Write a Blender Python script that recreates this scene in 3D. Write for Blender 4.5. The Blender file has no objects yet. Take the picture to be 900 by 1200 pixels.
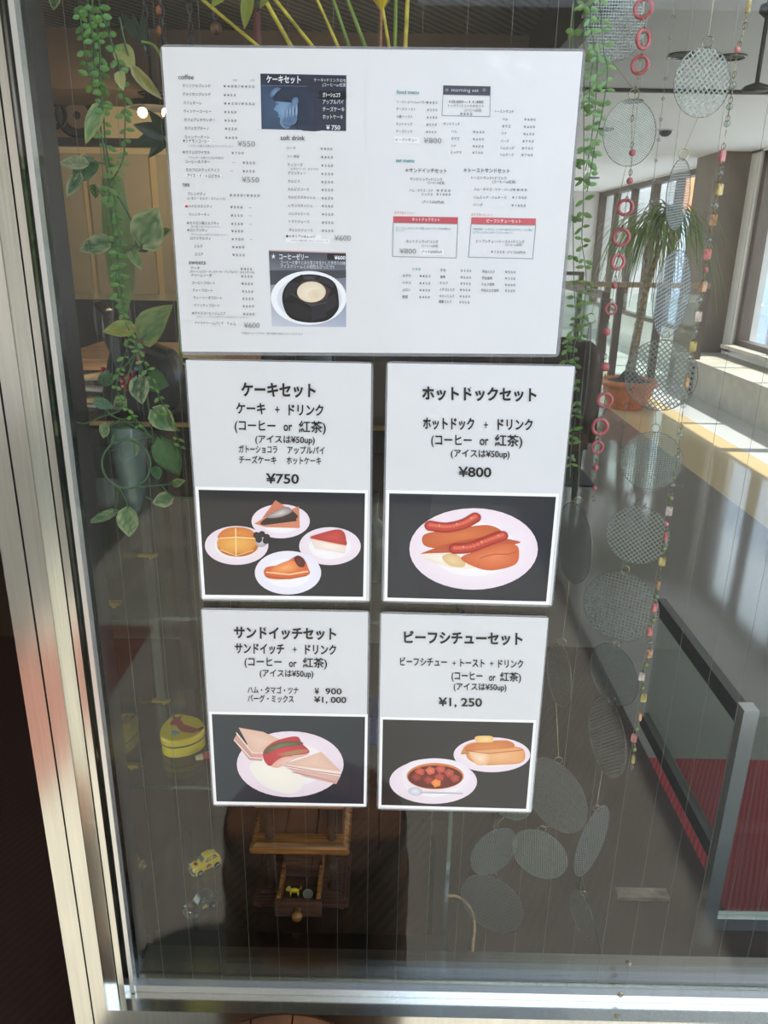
import bpy, bmesh, math, random
from mathutils import Vector, Matrix
random.seed(7)
S = bpy.context.scene
C = S.collection
PI = math.pi

# ------------------------------------------------------------------ camera
F, W_, H_ = 901.0, 900, 1200
EYE = Vector((0, 0, 1.45))
_b = -0.004
_a = (45 - 901 * _b) / 2592
_r = Vector((1, _a, _b)).normalized()
_d = Vector((-45, 2592, 901)); _d = (_d - _d.dot(_r) * _r).normalized()
_y = (-_d).cross(_r)                      # world Y seen in camera axes (x right, y down, z forward)


def ray(px, py):
    v = Vector(((px - 450) / F, (py - 600) / F, 1))
    return Vector((_r.dot(v), _y.dot(v), -_d.dot(v)))


def P(px, py, D):                         # point at distance D in front of the camera station
    v = ray(px, py)
    return EYE + v * (D / v.y)


def Z(px, py, z):                         # point at height z
    v = ray(px, py)
    return EYE + v * ((z - EYE.z) / v.z)


def XP(px, py, x):                        # point on a plane X = x
    v = ray(px, py)
    return EYE + v * (x / v.x)


cam_d = bpy.data.cameras.new('camera')
cam = bpy.data.objects.new('camera', cam_d); C.objects.link(cam)
cam_d.sensor_fit = 'VERTICAL'; cam_d.sensor_height = 36; cam_d.lens = F / H_ * 36
cam_d.clip_start = 0.02
cx = Vector((_r.x, _y.x, -_d.x)); cy = Vector((_r.y, _y.y, -_d.y)); cz = Vector((_r.z, _y.z, -_d.z))
R = Matrix((cx, -cy, -cz)).transposed()
cam.matrix_world = Matrix.Translation(EYE) @ R.to_4x4()
S.camera = cam

# ------------------------------------------------------------------ world, sun, exposure
wd = bpy.data.worlds.new('world'); S.world = wd; wd.use_nodes = True
nt = wd.node_tree; bg = nt.nodes['Background']
tc = nt.nodes.new('ShaderNodeTexCoord'); sep = nt.nodes.new('ShaderNodeSeparateXYZ'); rp = nt.nodes.new('ShaderNodeValToRGB')
nt.links.new(tc.outputs['Generated'], sep.inputs[0]); nt.links.new(sep.outputs['Z'], rp.inputs[0]); nt.links.new(rp.outputs[0], bg.inputs[0])
rp.color_ramp.elements[0].color = (1.0, 0.97, 0.93, 1); rp.color_ramp.elements[0].position = 0.0
rp.color_ramp.elements[1].color = (0.62, 0.78, 1.0, 1); rp.color_ramp.elements[1].position = 0.6
bg.inputs[1].default_value = 4.0
sd = bpy.data.lights.new('sun', 'SUN'); sun = bpy.data.objects.new('sun', sd); C.objects.link(sun)
sd.energy = 10.5; sd.angle = math.radians(0.6); sd.color = (1, .95, .86)
sun.rotation_euler = Vector((-1.0, 0.02, -1.75)).to_track_quat('-Z', 'Y').to_euler()
S.view_settings.view_transform = 'Standard'; S.view_settings.look = 'None'
S.view_settings.gamma = 1; S.view_settings.use_curve_mapping = False
S.view_settings.exposure = 0.0
try:
    S.cycles.use_denoising = True
    S.cycles.max_bounces = 10; S.cycles.transparent_max_bounces = 40
    S.cycles.sample_clamp_indirect = 6
    S.cycles.caustics_reflective = False; S.cycles.caustics_refractive = False
except Exception:
    pass


# ------------------------------------------------------------------ materials
def lin(c):
    return tuple(((v / 255) / 12.92 if v / 255 <= .04045 else ((v / 255 + .055) / 1.055) ** 2.4) for v in c[:3]) + (1,)


def _new(name):
    m = bpy.data.materials.new(name); m.use_nodes = True
    return m, m.node_tree, m.node_tree.nodes['Principled BSDF']


def mat(name, rgb, rough=.5, metal=0, noise=0, scale=20, bump=0, spec=.5, coat=0, stretch=None, emit=0, sheen=0):
    m, t, p = _new(name)
    p.inputs['Base Color'].default_value = lin(rgb); p.inputs['Roughness'].default_value = rough
    p.inputs['Metallic'].default_value = metal; p.inputs['Specular IOR Level'].default_value = spec
    p.inputs['Coat Weight'].default_value = coat; p.inputs['Coat Roughness'].default_value = .04
    if emit:
        p.inputs['Emission Color'].default_value = lin(rgb); p.inputs['Emission Strength'].default_value = emit
    if noise or bump:
        co = t.nodes.new('ShaderNodeTexCoord'); mp = t.nodes.new('ShaderNodeMapping'); n = t.nodes.new('ShaderNodeTexNoise')
        t.links.new(co.outputs['Object'], mp.inputs[0]); t.links.new(mp.outputs[0], n.inputs[0])
        if stretch: mp.inputs['Scale'].default_value = stretch
        n.inputs['Scale'].default_value = scale; n.inputs['Detail'].default_value = 4
        if noise:
            r = t.nodes.new('ShaderNodeValToRGB')
            a = lin([max(0, v * (1 - noise)) for v in rgb]); b = lin([min(255, v * (1 + noise)) for v in rgb])
            r.color_ramp.elements[0].color = a; r.color_ramp.elements[1].color = b
            r.color_ramp.elements[0].position = .3; r.color_ramp.elements[1].position = .7
            t.links.new(n.outputs[0], r.inputs[0]); t.links.new(r.outputs[0], p.inputs['Base Color'])
        if bump:
            bn = t.nodes.new('ShaderNodeBump'); bn.inputs['Strength'].default_value = bump; bn.inputs['Distance'].default_value = .01
            t.links.new(n.outputs[0], bn.inputs['Height']); t.links.new(bn.outputs[0], p.inputs['Normal'])
    return m


def colmat(name, rough=.4, coat=0, spec=.4, bump=0, scale=30, transl=0):
    """own pigment from the colour attribute of the mesh (prints, leaves)"""
    m, t, p = _new(name)
    a = t.nodes.new('ShaderNodeAttribute'); a.attribute_name = 'Col'
    t.links.new(a.outputs['Color'], p.inputs['Base Color'])
    p.inputs['Roughness'].default_value = rough; p.inputs['Coat Weight'].default_value = coat
    p.inputs['Coat Roughness'].default_value = .05; p.inputs['Specular IOR Level'].default_value = spec
    if bump:
        co = t.nodes.new('ShaderNodeTexCoord'); n = t.nodes.new('ShaderNodeTexNoise'); bn = t.nodes.new('ShaderNodeBump')
        t.links.new(co.outputs['Object'], n.inputs[0]); n.inputs['Scale'].default_value = scale
        bn.inputs['Strength'].default_value = bump; bn.inputs['Distance'].default_value = .004
        t.links.new(n.outputs[0], bn.inputs['Height']); t.links.new(bn.outputs[0], p.inputs['Coat Normal'])
    if transl:
        tr = t.nodes.new('ShaderNodeBsdfTranslucent'); mx = t.nodes.new('ShaderNodeMixShader'); mx.inputs[0].default_value = transl
        t.links.new(a.outputs['Color'], tr.inputs[0]); t.links.new(p.outputs[0], mx.inputs[1]); t.links.new(tr.outputs[0], mx.inputs[2])
        t.links.new(mx.outputs[0], t.nodes['Material Output'].inputs[0])
    return m


def glass(name, tint=(1, 1, 1), f0=.04, rough=0.0, bump=0, body=0, body_rgb=(200, 200, 200)):
    """clear sheet: transparent body with Schlick reflection (and an optional milky share)"""
    m = bpy.data.materials.new(name); m.use_nodes = True; t = m.node_tree; t.nodes.clear()
    o = t.nodes.new('ShaderNodeOutputMaterial'); tr = t.nodes.new('ShaderNodeBsdfTransparent'); g = t.nodes.new('ShaderNodeBsdfGlossy')
    tr.inputs[0].default_value = (*tint, 1); g.inputs['Roughness'].default_value = rough
    lw = t.nodes.new('ShaderNodeLayerWeight'); lw.inputs[0].default_value = .5
    pw = t.nodes.new('ShaderNodeMath'); pw.operation = 'POWER'; pw.inputs[1].default_value = 5
    ma = t.nodes.new('ShaderNodeMath'); ma.operation = 'MULTIPLY_ADD'; ma.inputs[1].default_value = 1 - f0; ma.inputs[2].default_value = f0
    t.links.new(lw.outputs['Facing'], pw.inputs[0]); t.links.new(pw.outputs[0], ma.inputs[0])
    mx = t.nodes.new('ShaderNodeMixShader'); t.links.new(ma.outputs[0], mx.inputs[0])
    src = tr.outputs[0]
    if body:
        df = t.nodes.new('ShaderNodeBsdfDiffuse'); df.inputs[0].default_value = lin(body_rgb)
        m2 = t.nodes.new('ShaderNodeMixShader'); m2.inputs[0].default_value = body
        t.links.new(tr.outputs[0], m2.inputs[1]); t.links.new(df.outputs[0], m2.inputs[2]); src = m2.outputs[0]
    t.links.new(src, mx.inputs[1]); t.links.new(g.outputs[0], mx.inputs[2])
    t.links.new(mx.outputs[0], o.inputs[0])
    return m


M = dict(
    paper=mat('paper', (217, 218, 220), .5, coat=.6, noise=.01, scale=8),
    film=glass('laminate_film', (.80, .80, .82), f0=.08, rough=.1, body=.38, body_rgb=(180, 180, 184)),
    sticker=mat('sticker', (250, 250, 250), .4, coat=.3),
    pane=glass('pane_glass', (.95, .97, .96)),
    shelf=glass('shelf_glass', (.90, .95, .92), f0=.05),
    shelf_edge=glass('shelf_edge', (.62, .74, .70), f0=.06, body=.1, body_rgb=(90, 130, 125)),
    teal=glass('teal_glass', (.62, .72, .70), f0=.05, body=.3, body_rgb=(165, 182, 176)),
    clear=glass('clear_bead', (.8, .85, .85), f0=.2),
    wire=mat('wire', (128, 126, 120), .4, .6),
    steel=mat('steel', (226, 225, 218), .16, 1, noise=.03, scale=6, stretch=(40, 40, 1)),
    steel_h=mat('steel_horizontal', (190, 190, 188), .22, 1, noise=.05, scale=6, stretch=(1, 60, 60)),
    chrome=mat('chrome', (230, 230, 228), .25, .75),
    steel_dark=mat('steel_dark', (105, 105, 105), .25, 1),
    bronze=mat('bronze_trim', (150, 142, 120), .25, 1),
    black=mat('black_rubber', (18, 18, 20), .6),
    dark=mat('dark_paint', (38, 36, 35), .4),
    brass=mat('brass', (190, 165, 90), .3, 1),
    wood=mat('rustic_wood', (172, 122, 72), .5, noise=.25, scale=5, stretch=(1, 12, 12)),
    wood_l=mat('light_wood', (205, 165, 115), .45, noise=.15, scale=5, stretch=(2, 14, 14)),
    wood_b=mat('board_wood', (150, 98, 48), .4, noise=.35, scale=6, stretch=(1.5, 30, 30)),
    wood_d=mat('dark_wood', (84, 58, 46), .35, noise=.3, scale=8, stretch=(3, 30, 30)),
    wood_dd=mat('column_wood', (58, 42, 36), .55, spec=.25, noise=.3, scale=12),
    barrel=mat('barrel_wood', (46, 36, 24), .4, noise=.3, scale=6, stretch=(20, 20, 1)),
    barrel_rim=mat('barrel_rim', (34, 30, 26), .35, .3),
    barrel2=mat('stave_wood', (96, 62, 38), .5, noise=.35, scale=14, bump=.3),
    cat=mat('black_lacquer', (26, 27, 30), .3, coat=.4),
    red=mat('red_bead', (170, 25, 30), .2, coat=.5),
    tealbead=mat('turquoise_bead', (50, 120, 130), .25, coat=.5),
    pinkbead=mat('pink_shell', (222, 130, 132), .25, coat=.6, noise=.15, scale=120),
    goldbead=mat('gold_shell', (205, 180, 110), .25, coat=.6, noise=.2, scale=120),
    palebead=mat('pale_shell', (235, 205, 195), .25, coat=.6, noise=.15, scale=150),
    orangebead=mat('orange_shell', (215, 160, 120), .25, coat=.6, noise=.2, scale=120),
    greenbead=mat('green_glass_bead', (120, 130, 80), .15, coat=.8),
    pinkring=mat('pink_ring', (205, 90, 100), .2, coat=.7),
    yellow=mat('yellow_enamel', (246, 214, 20), .25, coat=.6),
    yellow_car=mat('car_yellow', (245, 208, 40), .25, coat=.8),
    black_car=mat('car_black', (22, 23, 24), .35, coat=.15),
    window_car=mat('car_window', (110, 120, 120), .1, coat=.8),
    gold_print=mat('gold_print', (190, 160, 80), .4),
    red_print=mat('red_print', (190, 60, 36), .4),
    blue_print=mat('blue_print', (80, 150, 170), .4),
    brown_line=mat('brown_line', (70, 56, 20), .4),
    tyre=mat('tyre', (30, 30, 30), .6),
    cream=mat('cream_tip', (235, 210, 170), .4),
    blue_enamel=mat('blue_enamel', (22, 34, 110), .25, coat=.6),
    coin=mat('coin', (170, 160, 138), .45, .3),
    terracotta=mat('terracotta', (196, 112, 68), .7, noise=.12, scale=12),
    soil=mat('soil', (52, 46, 40), .9, noise=.4, scale=60, bump=.5),
    bark=mat('bark', (128, 112, 92), .8, noise=.3, scale=30, bump=.5),
    leaf=colmat('leaf', .4, spec=.4, transl=.25),
    print_=colmat('photo_print', .35, coat=.8),
    ink=colmat('ink', .5, coat=.5),
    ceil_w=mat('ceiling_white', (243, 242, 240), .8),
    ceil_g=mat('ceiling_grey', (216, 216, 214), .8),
    wall_w=mat('wall_grey', (214, 210, 204), .7, noise=.03, scale=3),
    wall_c=mat('cafe_wall', (214, 190, 148), .8),
    panel=mat('cafe_panel', (172, 154, 124), .8, noise=.05, scale=2),
    beam=mat('cafe_beam', (120, 98, 80), .7),
    wains=mat('cafe_wainscot', (34, 30, 28), .5),
    brownmetal=mat('window_frame_bronze', (88, 76, 66), .4, .4),
    bench=mat('bench_stone', (176, 168, 156), .5, noise=.06, scale=6),
    mat_b=mat('black_mat', (24, 24, 28), .8, noise=.3, scale=200),
    chair=mat('brown_leather', (64, 44, 34), .4, noise=.15, scale=10),
    disc_ring=mat('disc_ring', (190, 180, 150), .25, 1),
    facade=mat('facade', (196, 208, 226), .8),
    facade_o=mat('facade_sign', (226, 150, 90), .7),
    asphalt=mat('pavement', (170, 170, 172), .9),
    white=mat('white_plastic', (240, 240, 240), .4),
    bulb=mat('bulb', (255, 226, 170), .4, emit=14),
    stem_y=mat('yellow_stem', (196, 178, 60), .4, noise=.25, scale=20, stretch=(1, 1, 3)),
    stem_g=mat('green_stem', (112, 134, 48), .4, noise=.2, scale=20),
    petal=mat('yellow_petal', (250, 205, 30), .4, noise=.1, scale=30),
    darkleaf=mat('dark_green_leaf', (34, 62, 34), .35),
    vine=mat('vine_stem', (74, 108, 70), .5),
    pebble=mat('wooden_bead', (96, 62, 40), .4),
    camfloor=mat('pale_stone_floor', (150, 147, 137), .35, noise=.05, scale=6),
)


def ribbed(name, rgb, period, rough=.6, ang=0, depth=.4, dark=.6):
    m, t, p = _new(name)
    co = t.nodes.new('ShaderNodeTexCoord'); mp = t.nodes.new('ShaderNodeMapping'); w = t.nodes.new('ShaderNodeTexWave')
    mp.inputs['Rotation'].default_value = (0, 0, ang)
    w.inputs['Scale'].default_value = 2 * PI / period / 20; w.wave_type = 'BANDS'; w.bands_direction = 'X'
    t.links.new(co.outputs['Object'], mp.inputs[0]); t.links.new(mp.outputs[0], w.inputs[0])
    r = t.nodes.new('ShaderNodeValToRGB'); r.color_ramp.elements[0].color = lin([v * dark for v in rgb]); r.color_ramp.elements[1].color = lin(rgb)
    t.links.new(w.outputs[0], r.inputs[0]); t.links.new(r.outputs[0], p.inputs['Base Color'])
    bn = t.nodes.new('ShaderNodeBump'); bn.inputs['Strength'].default_value = depth; bn.inputs['Distance'].default_value = period * .2
    t.links.new(w.outputs[0], bn.inputs['Height']); t.links.new(bn.outputs[0], p.inputs['Normal'])
    p.inputs['Roughness'].default_value = rough; p.inputs['Specular IOR Level'].default_value = .2
    return m


_t = M['paper'].node_tree
_n = _t.nodes.new('ShaderNodeTexNoise'); _n.inputs['Scale'].default_value = 22; _c = _t.nodes.new('ShaderNodeTexCoord'); _bn = _t.nodes.new('ShaderNodeBump')
_t.links.new(_c.outputs['Object'], _n.inputs[0]); _bn.inputs['Strength'].default_value = .35; _bn.inputs['Distance'].default_value = .01
_t.links.new(_n.outputs[0], _bn.inputs['Height']); _t.links.new(_bn.outputs[0], _t.nodes['Principled BSDF'].inputs['Coat Normal'])
M['ceil_rib'] = ribbed('ribbed_ceiling', (122, 116, 108), .05, ang=.6)
M['carpet'] = ribbed('brown_carpet', (64, 45, 38), .02, rough=.95, ang=.5, depth=.08, dark=.93)
M['carpet_red'] = ribbed('red_carpet', (168, 56, 60), .012, rough=.95, ang=.5, dark=.8)


def mesh_weave(name, pitch, ang):
    """woven wire cloth: open square holes between wires"""
    m, t, p = _new(name)
    co = t.nodes.new('ShaderNodeTexCoord'); mp = t.nodes.new('ShaderNodeMapping'); mp.inputs['Rotation'].default_value = (0, ang, 0)
    mp.inputs['Scale'].default_value = (1 / pitch,) * 3
    sp = t.nodes.new('ShaderNodeSeparateXYZ'); t.links.new(co.outputs['Object'], mp.inputs[0]); t.links.new(mp.outputs[0], sp.inputs[0])
    outs = []
    for ax in ('X', 'Z'):
        f = t.nodes.new('ShaderNodeMath'); f.operation = 'FRACT'; t.links.new(sp.outputs[ax], f.inputs[0])
        g = t.nodes.new('ShaderNodeMath'); g.operation = 'LESS_THAN'; g.inputs[1].default_value = .27; t.links.new(f.outputs[0], g.inputs[0])
        outs.append(g.outputs[0])
    mxm = t.nodes.new('ShaderNodeMath'); mxm.operation = 'MAXIMUM'; t.links.new(outs[0], mxm.inputs[0]); t.links.new(outs[1], mxm.inputs[1])
    tr = t.nodes.new('ShaderNodeBsdfTransparent'); mx = t.nodes.new('ShaderNodeMixShader')
    t.links.new(mxm.outputs[0], mx.inputs[0]); t.links.new(tr.outputs[0], mx.inputs[1]); t.links.new(p.outputs[0], mx.inputs[2])
    t.links.new(mx.outputs[0], t.nodes['Material Output'].inputs[0])
    p.inputs['Base Color'].default_value = lin((160, 166, 164)); p.inputs['Metallic'].default_value = .6; p.inputs['Roughness'].default_value = .4
    return m


M['weave'] = mesh_weave('wire_cloth', .0032, .3)
M['weave_b'] = mesh_weave('wire_cloth_coarse', .0052, .75)
M['weave_c'] = mesh_weave('wire_cloth_fine', .0024, 1.2)


def stone_floor():
    m, t, p = _new('polished_stone_floor')
    co = t.nodes.new('ShaderNodeTexCoord'); sp = t.nodes.new('ShaderNodeSeparateXYZ'); t.links.new(co.outputs['Object'], sp.inputs[0])
    r = t.nodes.new('ShaderNodeValToRGB'); r.color_ramp.interpolation = 'CONSTANT'
    mr = t.nodes.new('ShaderNodeMapRange'); mr.inputs[1].default_value = 0; mr.inputs[2].default_value = 5
    t.links.new(sp.outputs['X'], mr.inputs[0]); t.links.new(mr.outputs[0], r.inputs[0])
    e = r.color_ramp.elements
    e[0].position = 0; e[0].color = lin((128, 120, 112)); e[1].position = 2.1 / 5; e[1].color = lin((202, 176, 134))
    n = e.new(2.73 / 5); n.color = lin((196, 196, 200))
    ns = t.nodes.new('ShaderNodeTexNoise'); ns.inputs['Scale'].default_value = 40; ns.inputs['Detail'].default_value = 5
    t.links.new(co.outputs['Object'], ns.inputs[0])
    mx = t.nodes.new('ShaderNodeMix'); mx.data_type = 'RGBA'; mx.blend_type = 'MULTIPLY'; mx.inputs[0].default_value = .15
    t.links.new(r.outputs[0], mx.inputs[6]); t.links.new(ns.outputs[1], mx.inputs[7]); t.links.new(mx.outputs[2], p.inputs['Base Color'])
    p.inputs['Roughness'].default_value = .08; p.inputs['Specular IOR Level'].default_value = .6
    return m


M['stone'] = stone_floor()


# ------------------------------------------------------------------ mesh helpers
def obj(name, bm, m, parent=None, smooth=False, bevel=0):
    me = bpy.data.meshes.new(name)
    if bevel: bmesh.ops.bevel(bm, geom=bm.edges[:], offset=bevel, segments=2, affect='EDGES', clamp_overlap=True)
    bmesh.ops.recalc_face_normals(bm, faces=bm.faces[:]) if not bm.loops.layers.float_color else None
    if smooth:
        for f in bm.faces: f.smooth = True
    bm.to_mesh(me); bm.free()
    for x in (m if isinstance(m, (list, tuple)) else [m]): me.materials.append(x)
    o = bpy.data.objects.new(name, me); C.objects.link(o)
    if parent is not None:
        o.parent = parent
        o.matrix_parent_inverse = pworld(parent).inverted()
    return o


def pworld(o):
    mw = Matrix.LocRotScale(o.location, o.rotation_euler, o.scale)
    if o.parent: mw = pworld(o.parent) @ o.matrix_parent_inverse @ mw
    return mw


def tag(o, label=None, cat=None, group=None, kind=None):
    if label: o['label'] = label
    if cat: o['category'] = cat
    if group: o['group'] = group
    if kind: o['kind'] = kind
    return o


def thing(name, label, cat, loc=(0, 0, 0), group=None):
    o = bpy.data.objects.new(name, None); C.objects.link(o); o.location = loc; o.empty_display_size = .05
    return tag(o, label, cat, group)


def struct(name, bm, m, parent=None, label=None, **k):
    o = obj(name, bm, m, parent, **k)
    if parent is None: o['kind'] = 'structure'
    if label: o['label'] = label
    return o


def NB(): return bmesh.new()


def box(bm, x0, x1, y0, y1, z0, z1, mi=0):
    v = [bm.verts.new(c) for c in ((x0, y0, z0), (x1, y0, z0), (x1, y1, z0), (x0, y1, z0), (x0, y0, z1), (x1, y0, z1), (x1, y1, z1), (x0, y1, z1))]
    for f in ((3, 2, 1, 0), (4, 5, 6, 7), (0, 1, 5, 4), (1, 2, 6, 5), (2, 3, 7, 6), (3, 0, 4, 7)):
        bm.faces.new([v[i] for i in f]).material_index = mi
    return v


def bx(x0, x1, y0, y1, z0, z1): bm = NB(); box(bm, x0, x1, y0, y1, z0, z1); return bm


def lathe(bm, prof, c=(0, 0, 0), seg=24, mtx=None, mi=0):
    """prof: [(r, z)...] about Z"""
    rings = []
    for r, z in prof:
        if r < 1e-6: ring = [bm.verts.new((0, 0, z))]
        else: ring = [bm.verts.new((r * math.cos(2 * PI * i / seg), r * math.sin(2 * PI * i / seg), z)) for i in range(seg)]
        rings.append(ring)
    for a, b in zip(rings, rings[1:]):
        for i in range(seg):
            j = (i + 1) % seg
            if len(a) == 1 and len(b) == 1: continue
            if len(a) == 1: f = (a[0], b[j], b[i])
            elif len(b) == 1: f = (a[i], a[j], b[0])
            else: f = (a[i], a[j], b[j], b[i])
            bm.faces.new(f).material_index = mi
    vs = [v for r in rings for v in r]
    for v in vs:
        p = v.co.copy()
        if mtx is not None: p = mtx @ p
        v.co = p + Vector(c)
    return bm


def tube(bm, pts, r, seg=6, r1=None, closed=False):
    pts = [Vector(p) for p in pts]; n = len(pts)
    up = None; rings = []
    for i, p in enumerate(pts):
        a = pts[i - 1] if (i or closed) else p; b = pts[(i + 1) % n] if (i < n - 1 or closed) else p
        t = (b - a)
        t = t.normalized() if t.length > 1e-9 else Vector((0, 0, 1))
        if up is None: up = t.orthogonal().normalized()
        up = (up - up.dot(t) * t)
        up = up.normalized() if up.length > 1e-6 else t.orthogonal().normalized()
        s = t.cross(up); rr = r if r1 is None else r + (r1 - r) * i / max(1, n - 1)
        rings.append([bm.verts.new(p + (up * math.cos(2 * PI * k / seg) + s * math.sin(2 * PI * k / seg)) * rr) for k in range(seg)])
    rg = list(zip(rings, rings[1:])) + ([(rings[-1], rings[0])] if closed else [])
    for a, b in rg:
        for k in range(seg): bm.faces.new((a[k], a[(k + 1) % seg], b[(k + 1) % seg], b[k]))
    if not closed:
        bm.faces.new(rings[0][::-1]); bm.faces.new(rings[-1])
    return bm


def catmull(pts, n=6, closed=False):
    pts = [Vector(p) for p in pts]; out = []; N = len(pts)
    for i in range(N if closed else N - 1):
        g = (lambda k: pts[k % N]) if closed else (lambda k: pts[min(max(k, 0), N - 1)])
        p0, p1, p2, p3 = g(i - 1), g(i), g(i + 1), g(i + 2)
        for j in range(n):
            t = j / n
            out.append(.5 * (2 * p1 + (p2 - p0) * t + (2 * p0 - 5 * p1 + 4 * p2 - p3) * t * t + (3 * p1 - p0 - 3 * p2 + p3) * t ** 3))
    if not closed: out.append(pts[-1])
    return out


def ringpts(c, r, nrm, n=16, rz=None):
    nrm = Vector(nrm).normalized(); u = nrm.orthogonal().normalized(); w = nrm.cross(u); c = Vector(c)
    return [c + (u * math.cos(2 * PI * i / n) + w * math.sin(2 * PI * i / n)) * r for i in range(n)]


def sphere(bm, c, r, sx=1, sy=1, sz=1, seg=12):
    prof = [(r * math.sin(PI * i / (seg // 2)), -r * math.cos(PI * i / (seg // 2))) for i in range(seg // 2 + 1)]
    return lathe(bm, prof, c, seg, Matrix.Diagonal((sx, sy, sz)))


# ------------------------------------------------------------------ the place: floors, walls, ceilings
GY = .882                                   # front face of the pane stands this far from the camera station
struct('floor', bx(-6, 9, .95, 22, -.12, 0), M['stone'])
struct('floor_carpet', bx(-6, .80, .96, 2.62, 0, .006), M['carpet'])
struct('floor_carpet_strip', bx(.80, 3.2, .96, 1.34, 0, .006), M['carpet'])
struct('floor_carpet_mat', bx(.80, 3.2, 1.34, 1.95, 0, .006), M['carpet_red'])
struct('floor_corridor', bx(-6, 9, -7, .95, -.12, 0), M['camfloor'])
struct('floor_cafe', bx(-6, .8, 2.62, 5.5, 0, .004), mat('cafe_floor', (70, 58, 48), .3))
# hall
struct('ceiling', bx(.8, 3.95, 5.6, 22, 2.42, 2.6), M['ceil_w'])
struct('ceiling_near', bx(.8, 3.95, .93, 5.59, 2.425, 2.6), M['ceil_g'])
struct('trim_ceiling', bx(.8, 3.75, 5.565, 5.605, 2.405, 2.44), M['dark'])
struct('ceiling_cafe', bx(-6, .8, .93, 5.6, 2.56, 2.7), M['ceil_rib'])
struct('beam_bulkhead', bx(.74, .82, 2.9, 5.6, 2.3, 2.58), M['dark'])
SKX0, SKX1, SKY0, SKY1 = .1, 2.3, -2.6, .64      # unseen roof opening, added to let sun onto the corridor floor
bm = NB(); box(bm, -6, SKX0, -5, .93, 2.56, 2.7); box(bm, SKX1, 3.95, -5, .93, 2.56, 2.7); box(bm, SKX0, SKX1, -5, SKY0, 2.56, 2.7); box(bm, SKX0, SKX1, SKY1, .93, 2.56, 2.7)
struct('ceiling_unseen_blocker', bm, M['ceil_g'])  # unseen roof, placed to block sun and sky behind the camera
struct('wall_unseen_blocker', bx(-6, 3.95, -5.15, -5, 0, 2.7), M['wall_w'])  # unseen wall, added to cut the sky light reaching the menus
struct('floor_runner', bx(-3, -.92, -.96, -.03, 0, .004), mat('runner', (112, 76, 66), .9, noise=.08, scale=9))
struct('wall_back', bx(.8, 5.2, 15, 15.2, 0, 2.6), M['wall_w'])
# right wall: sill wall, windows, pillar
XW = 3.7
bm = NB(); box(bm, XW, XW + .25, -2.5, 22, 0, .46); box(bm, XW, XW + .25, -2.5, 22, 2.4, 2.6)
box(bm, XW, XW + .25, 8.5, 9.35, .4, 2.5)
struct('wall_right', bm, M['wall_w'])
struct('pillar', bx(3.38, XW + .01, 8.75, 9.4, 0, 2.42), mat('pillar_stone', (112, 98, 84), .5, noise=.05, scale=4))
struct('trim_sill', bx(XW - .12, XW + .02, -2.5, 8.5, .455, .495), M['bench'])
bm = NB(); box(bm, 3.2, XW, -2.5, 8.75, 0, .34); box(bm, 3.17, XW, -2.5, 8.75, .34, .37)
struct('trim_bench', bm, M['bench'])


def hall_window(n, y0, y1, mull, z0, z1):
    e = bpy.data.objects.new('window_%d' % n, None); C.objects.link(e); e['kind'] = 'structure'; e.location = (XW, y0, z0)
    bm = NB(); t = .09
    box(bm, XW + .02, XW + .14, y0, y1, z0, z0 + .05); box(bm, XW + .02, XW + .14, y0, y1, z1 - .07, z1)
    box(bm, XW + .02, XW + .14, y0, y0 + t, z0, z1); box(bm, XW + .02, XW + .14, y1 - t, y1, z0, z1)
    for y, w in mull: box(bm, XW + .03, XW + .13, y - w / 2, y + w / 2, z0, z1)
    obj('window_frame', bm, M['brownmetal'], e)
    obj('pane', bx(XW + .075, XW + .083, y0, y1, z0, z1), M['pane'], e)


hall_window(2, -2.4, 8.5, [(-1, .05), (1, .05), (3.1, .05), (4.0, .05), (4.88, .05), (5.76, .12), (6.7, .05), (7.6, .05)], .495, 2.4)
hall_window(3, 9.4, 15, [(10.2, .1), (11, .1), (12, .14), (13, .1), (14, .1)], .46, 2.4)

# outside of the hall windows
struct('ground_outside', bx(XW + .3, 30, -6, 40, -.3, -.02), M['asphalt'])
o = thing('neighbour_building', 'pale blue grey building with an orange sign band beyond the hall windows', 'building', (9, 10, 0))
obj('wall_block', bx(9, 12, 2, 26, -.02, 5.5), M['facade'], o)
obj('sign_band', bx(8.9, 9, 3, 26, 2.55, 3.5), M['facade_o'], o)
for k in range(9): obj('pilaster', bx(8.93, 9.0, 3 + k * 2.6, 3.12 + k * 2.6, -.02, 2.5), M['brownmetal'], o)
for k, (y, lab) in enumerate(((10.6, 'white round patio table outside the hall window nearest the pillar'), (13.2, 'white round patio table outside, farther along the facade'))):
    t = thing('patio_table', lab, 'table', (5.6, y, -.02), 'white patio tables outside')
    obj('tabletop', lathe(NB(), [(0, .62), (.5, .62), (.52, .64), (.5, .66), (0, .66)], (5.6, y, -.02)), M['white'], t)
    obj('pedestal', lathe(NB(), [(.24, 0), (.24, .03), (.04, .06), (.04, .62)], (5.6, y, -.02)), M['dark'], t)

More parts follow.
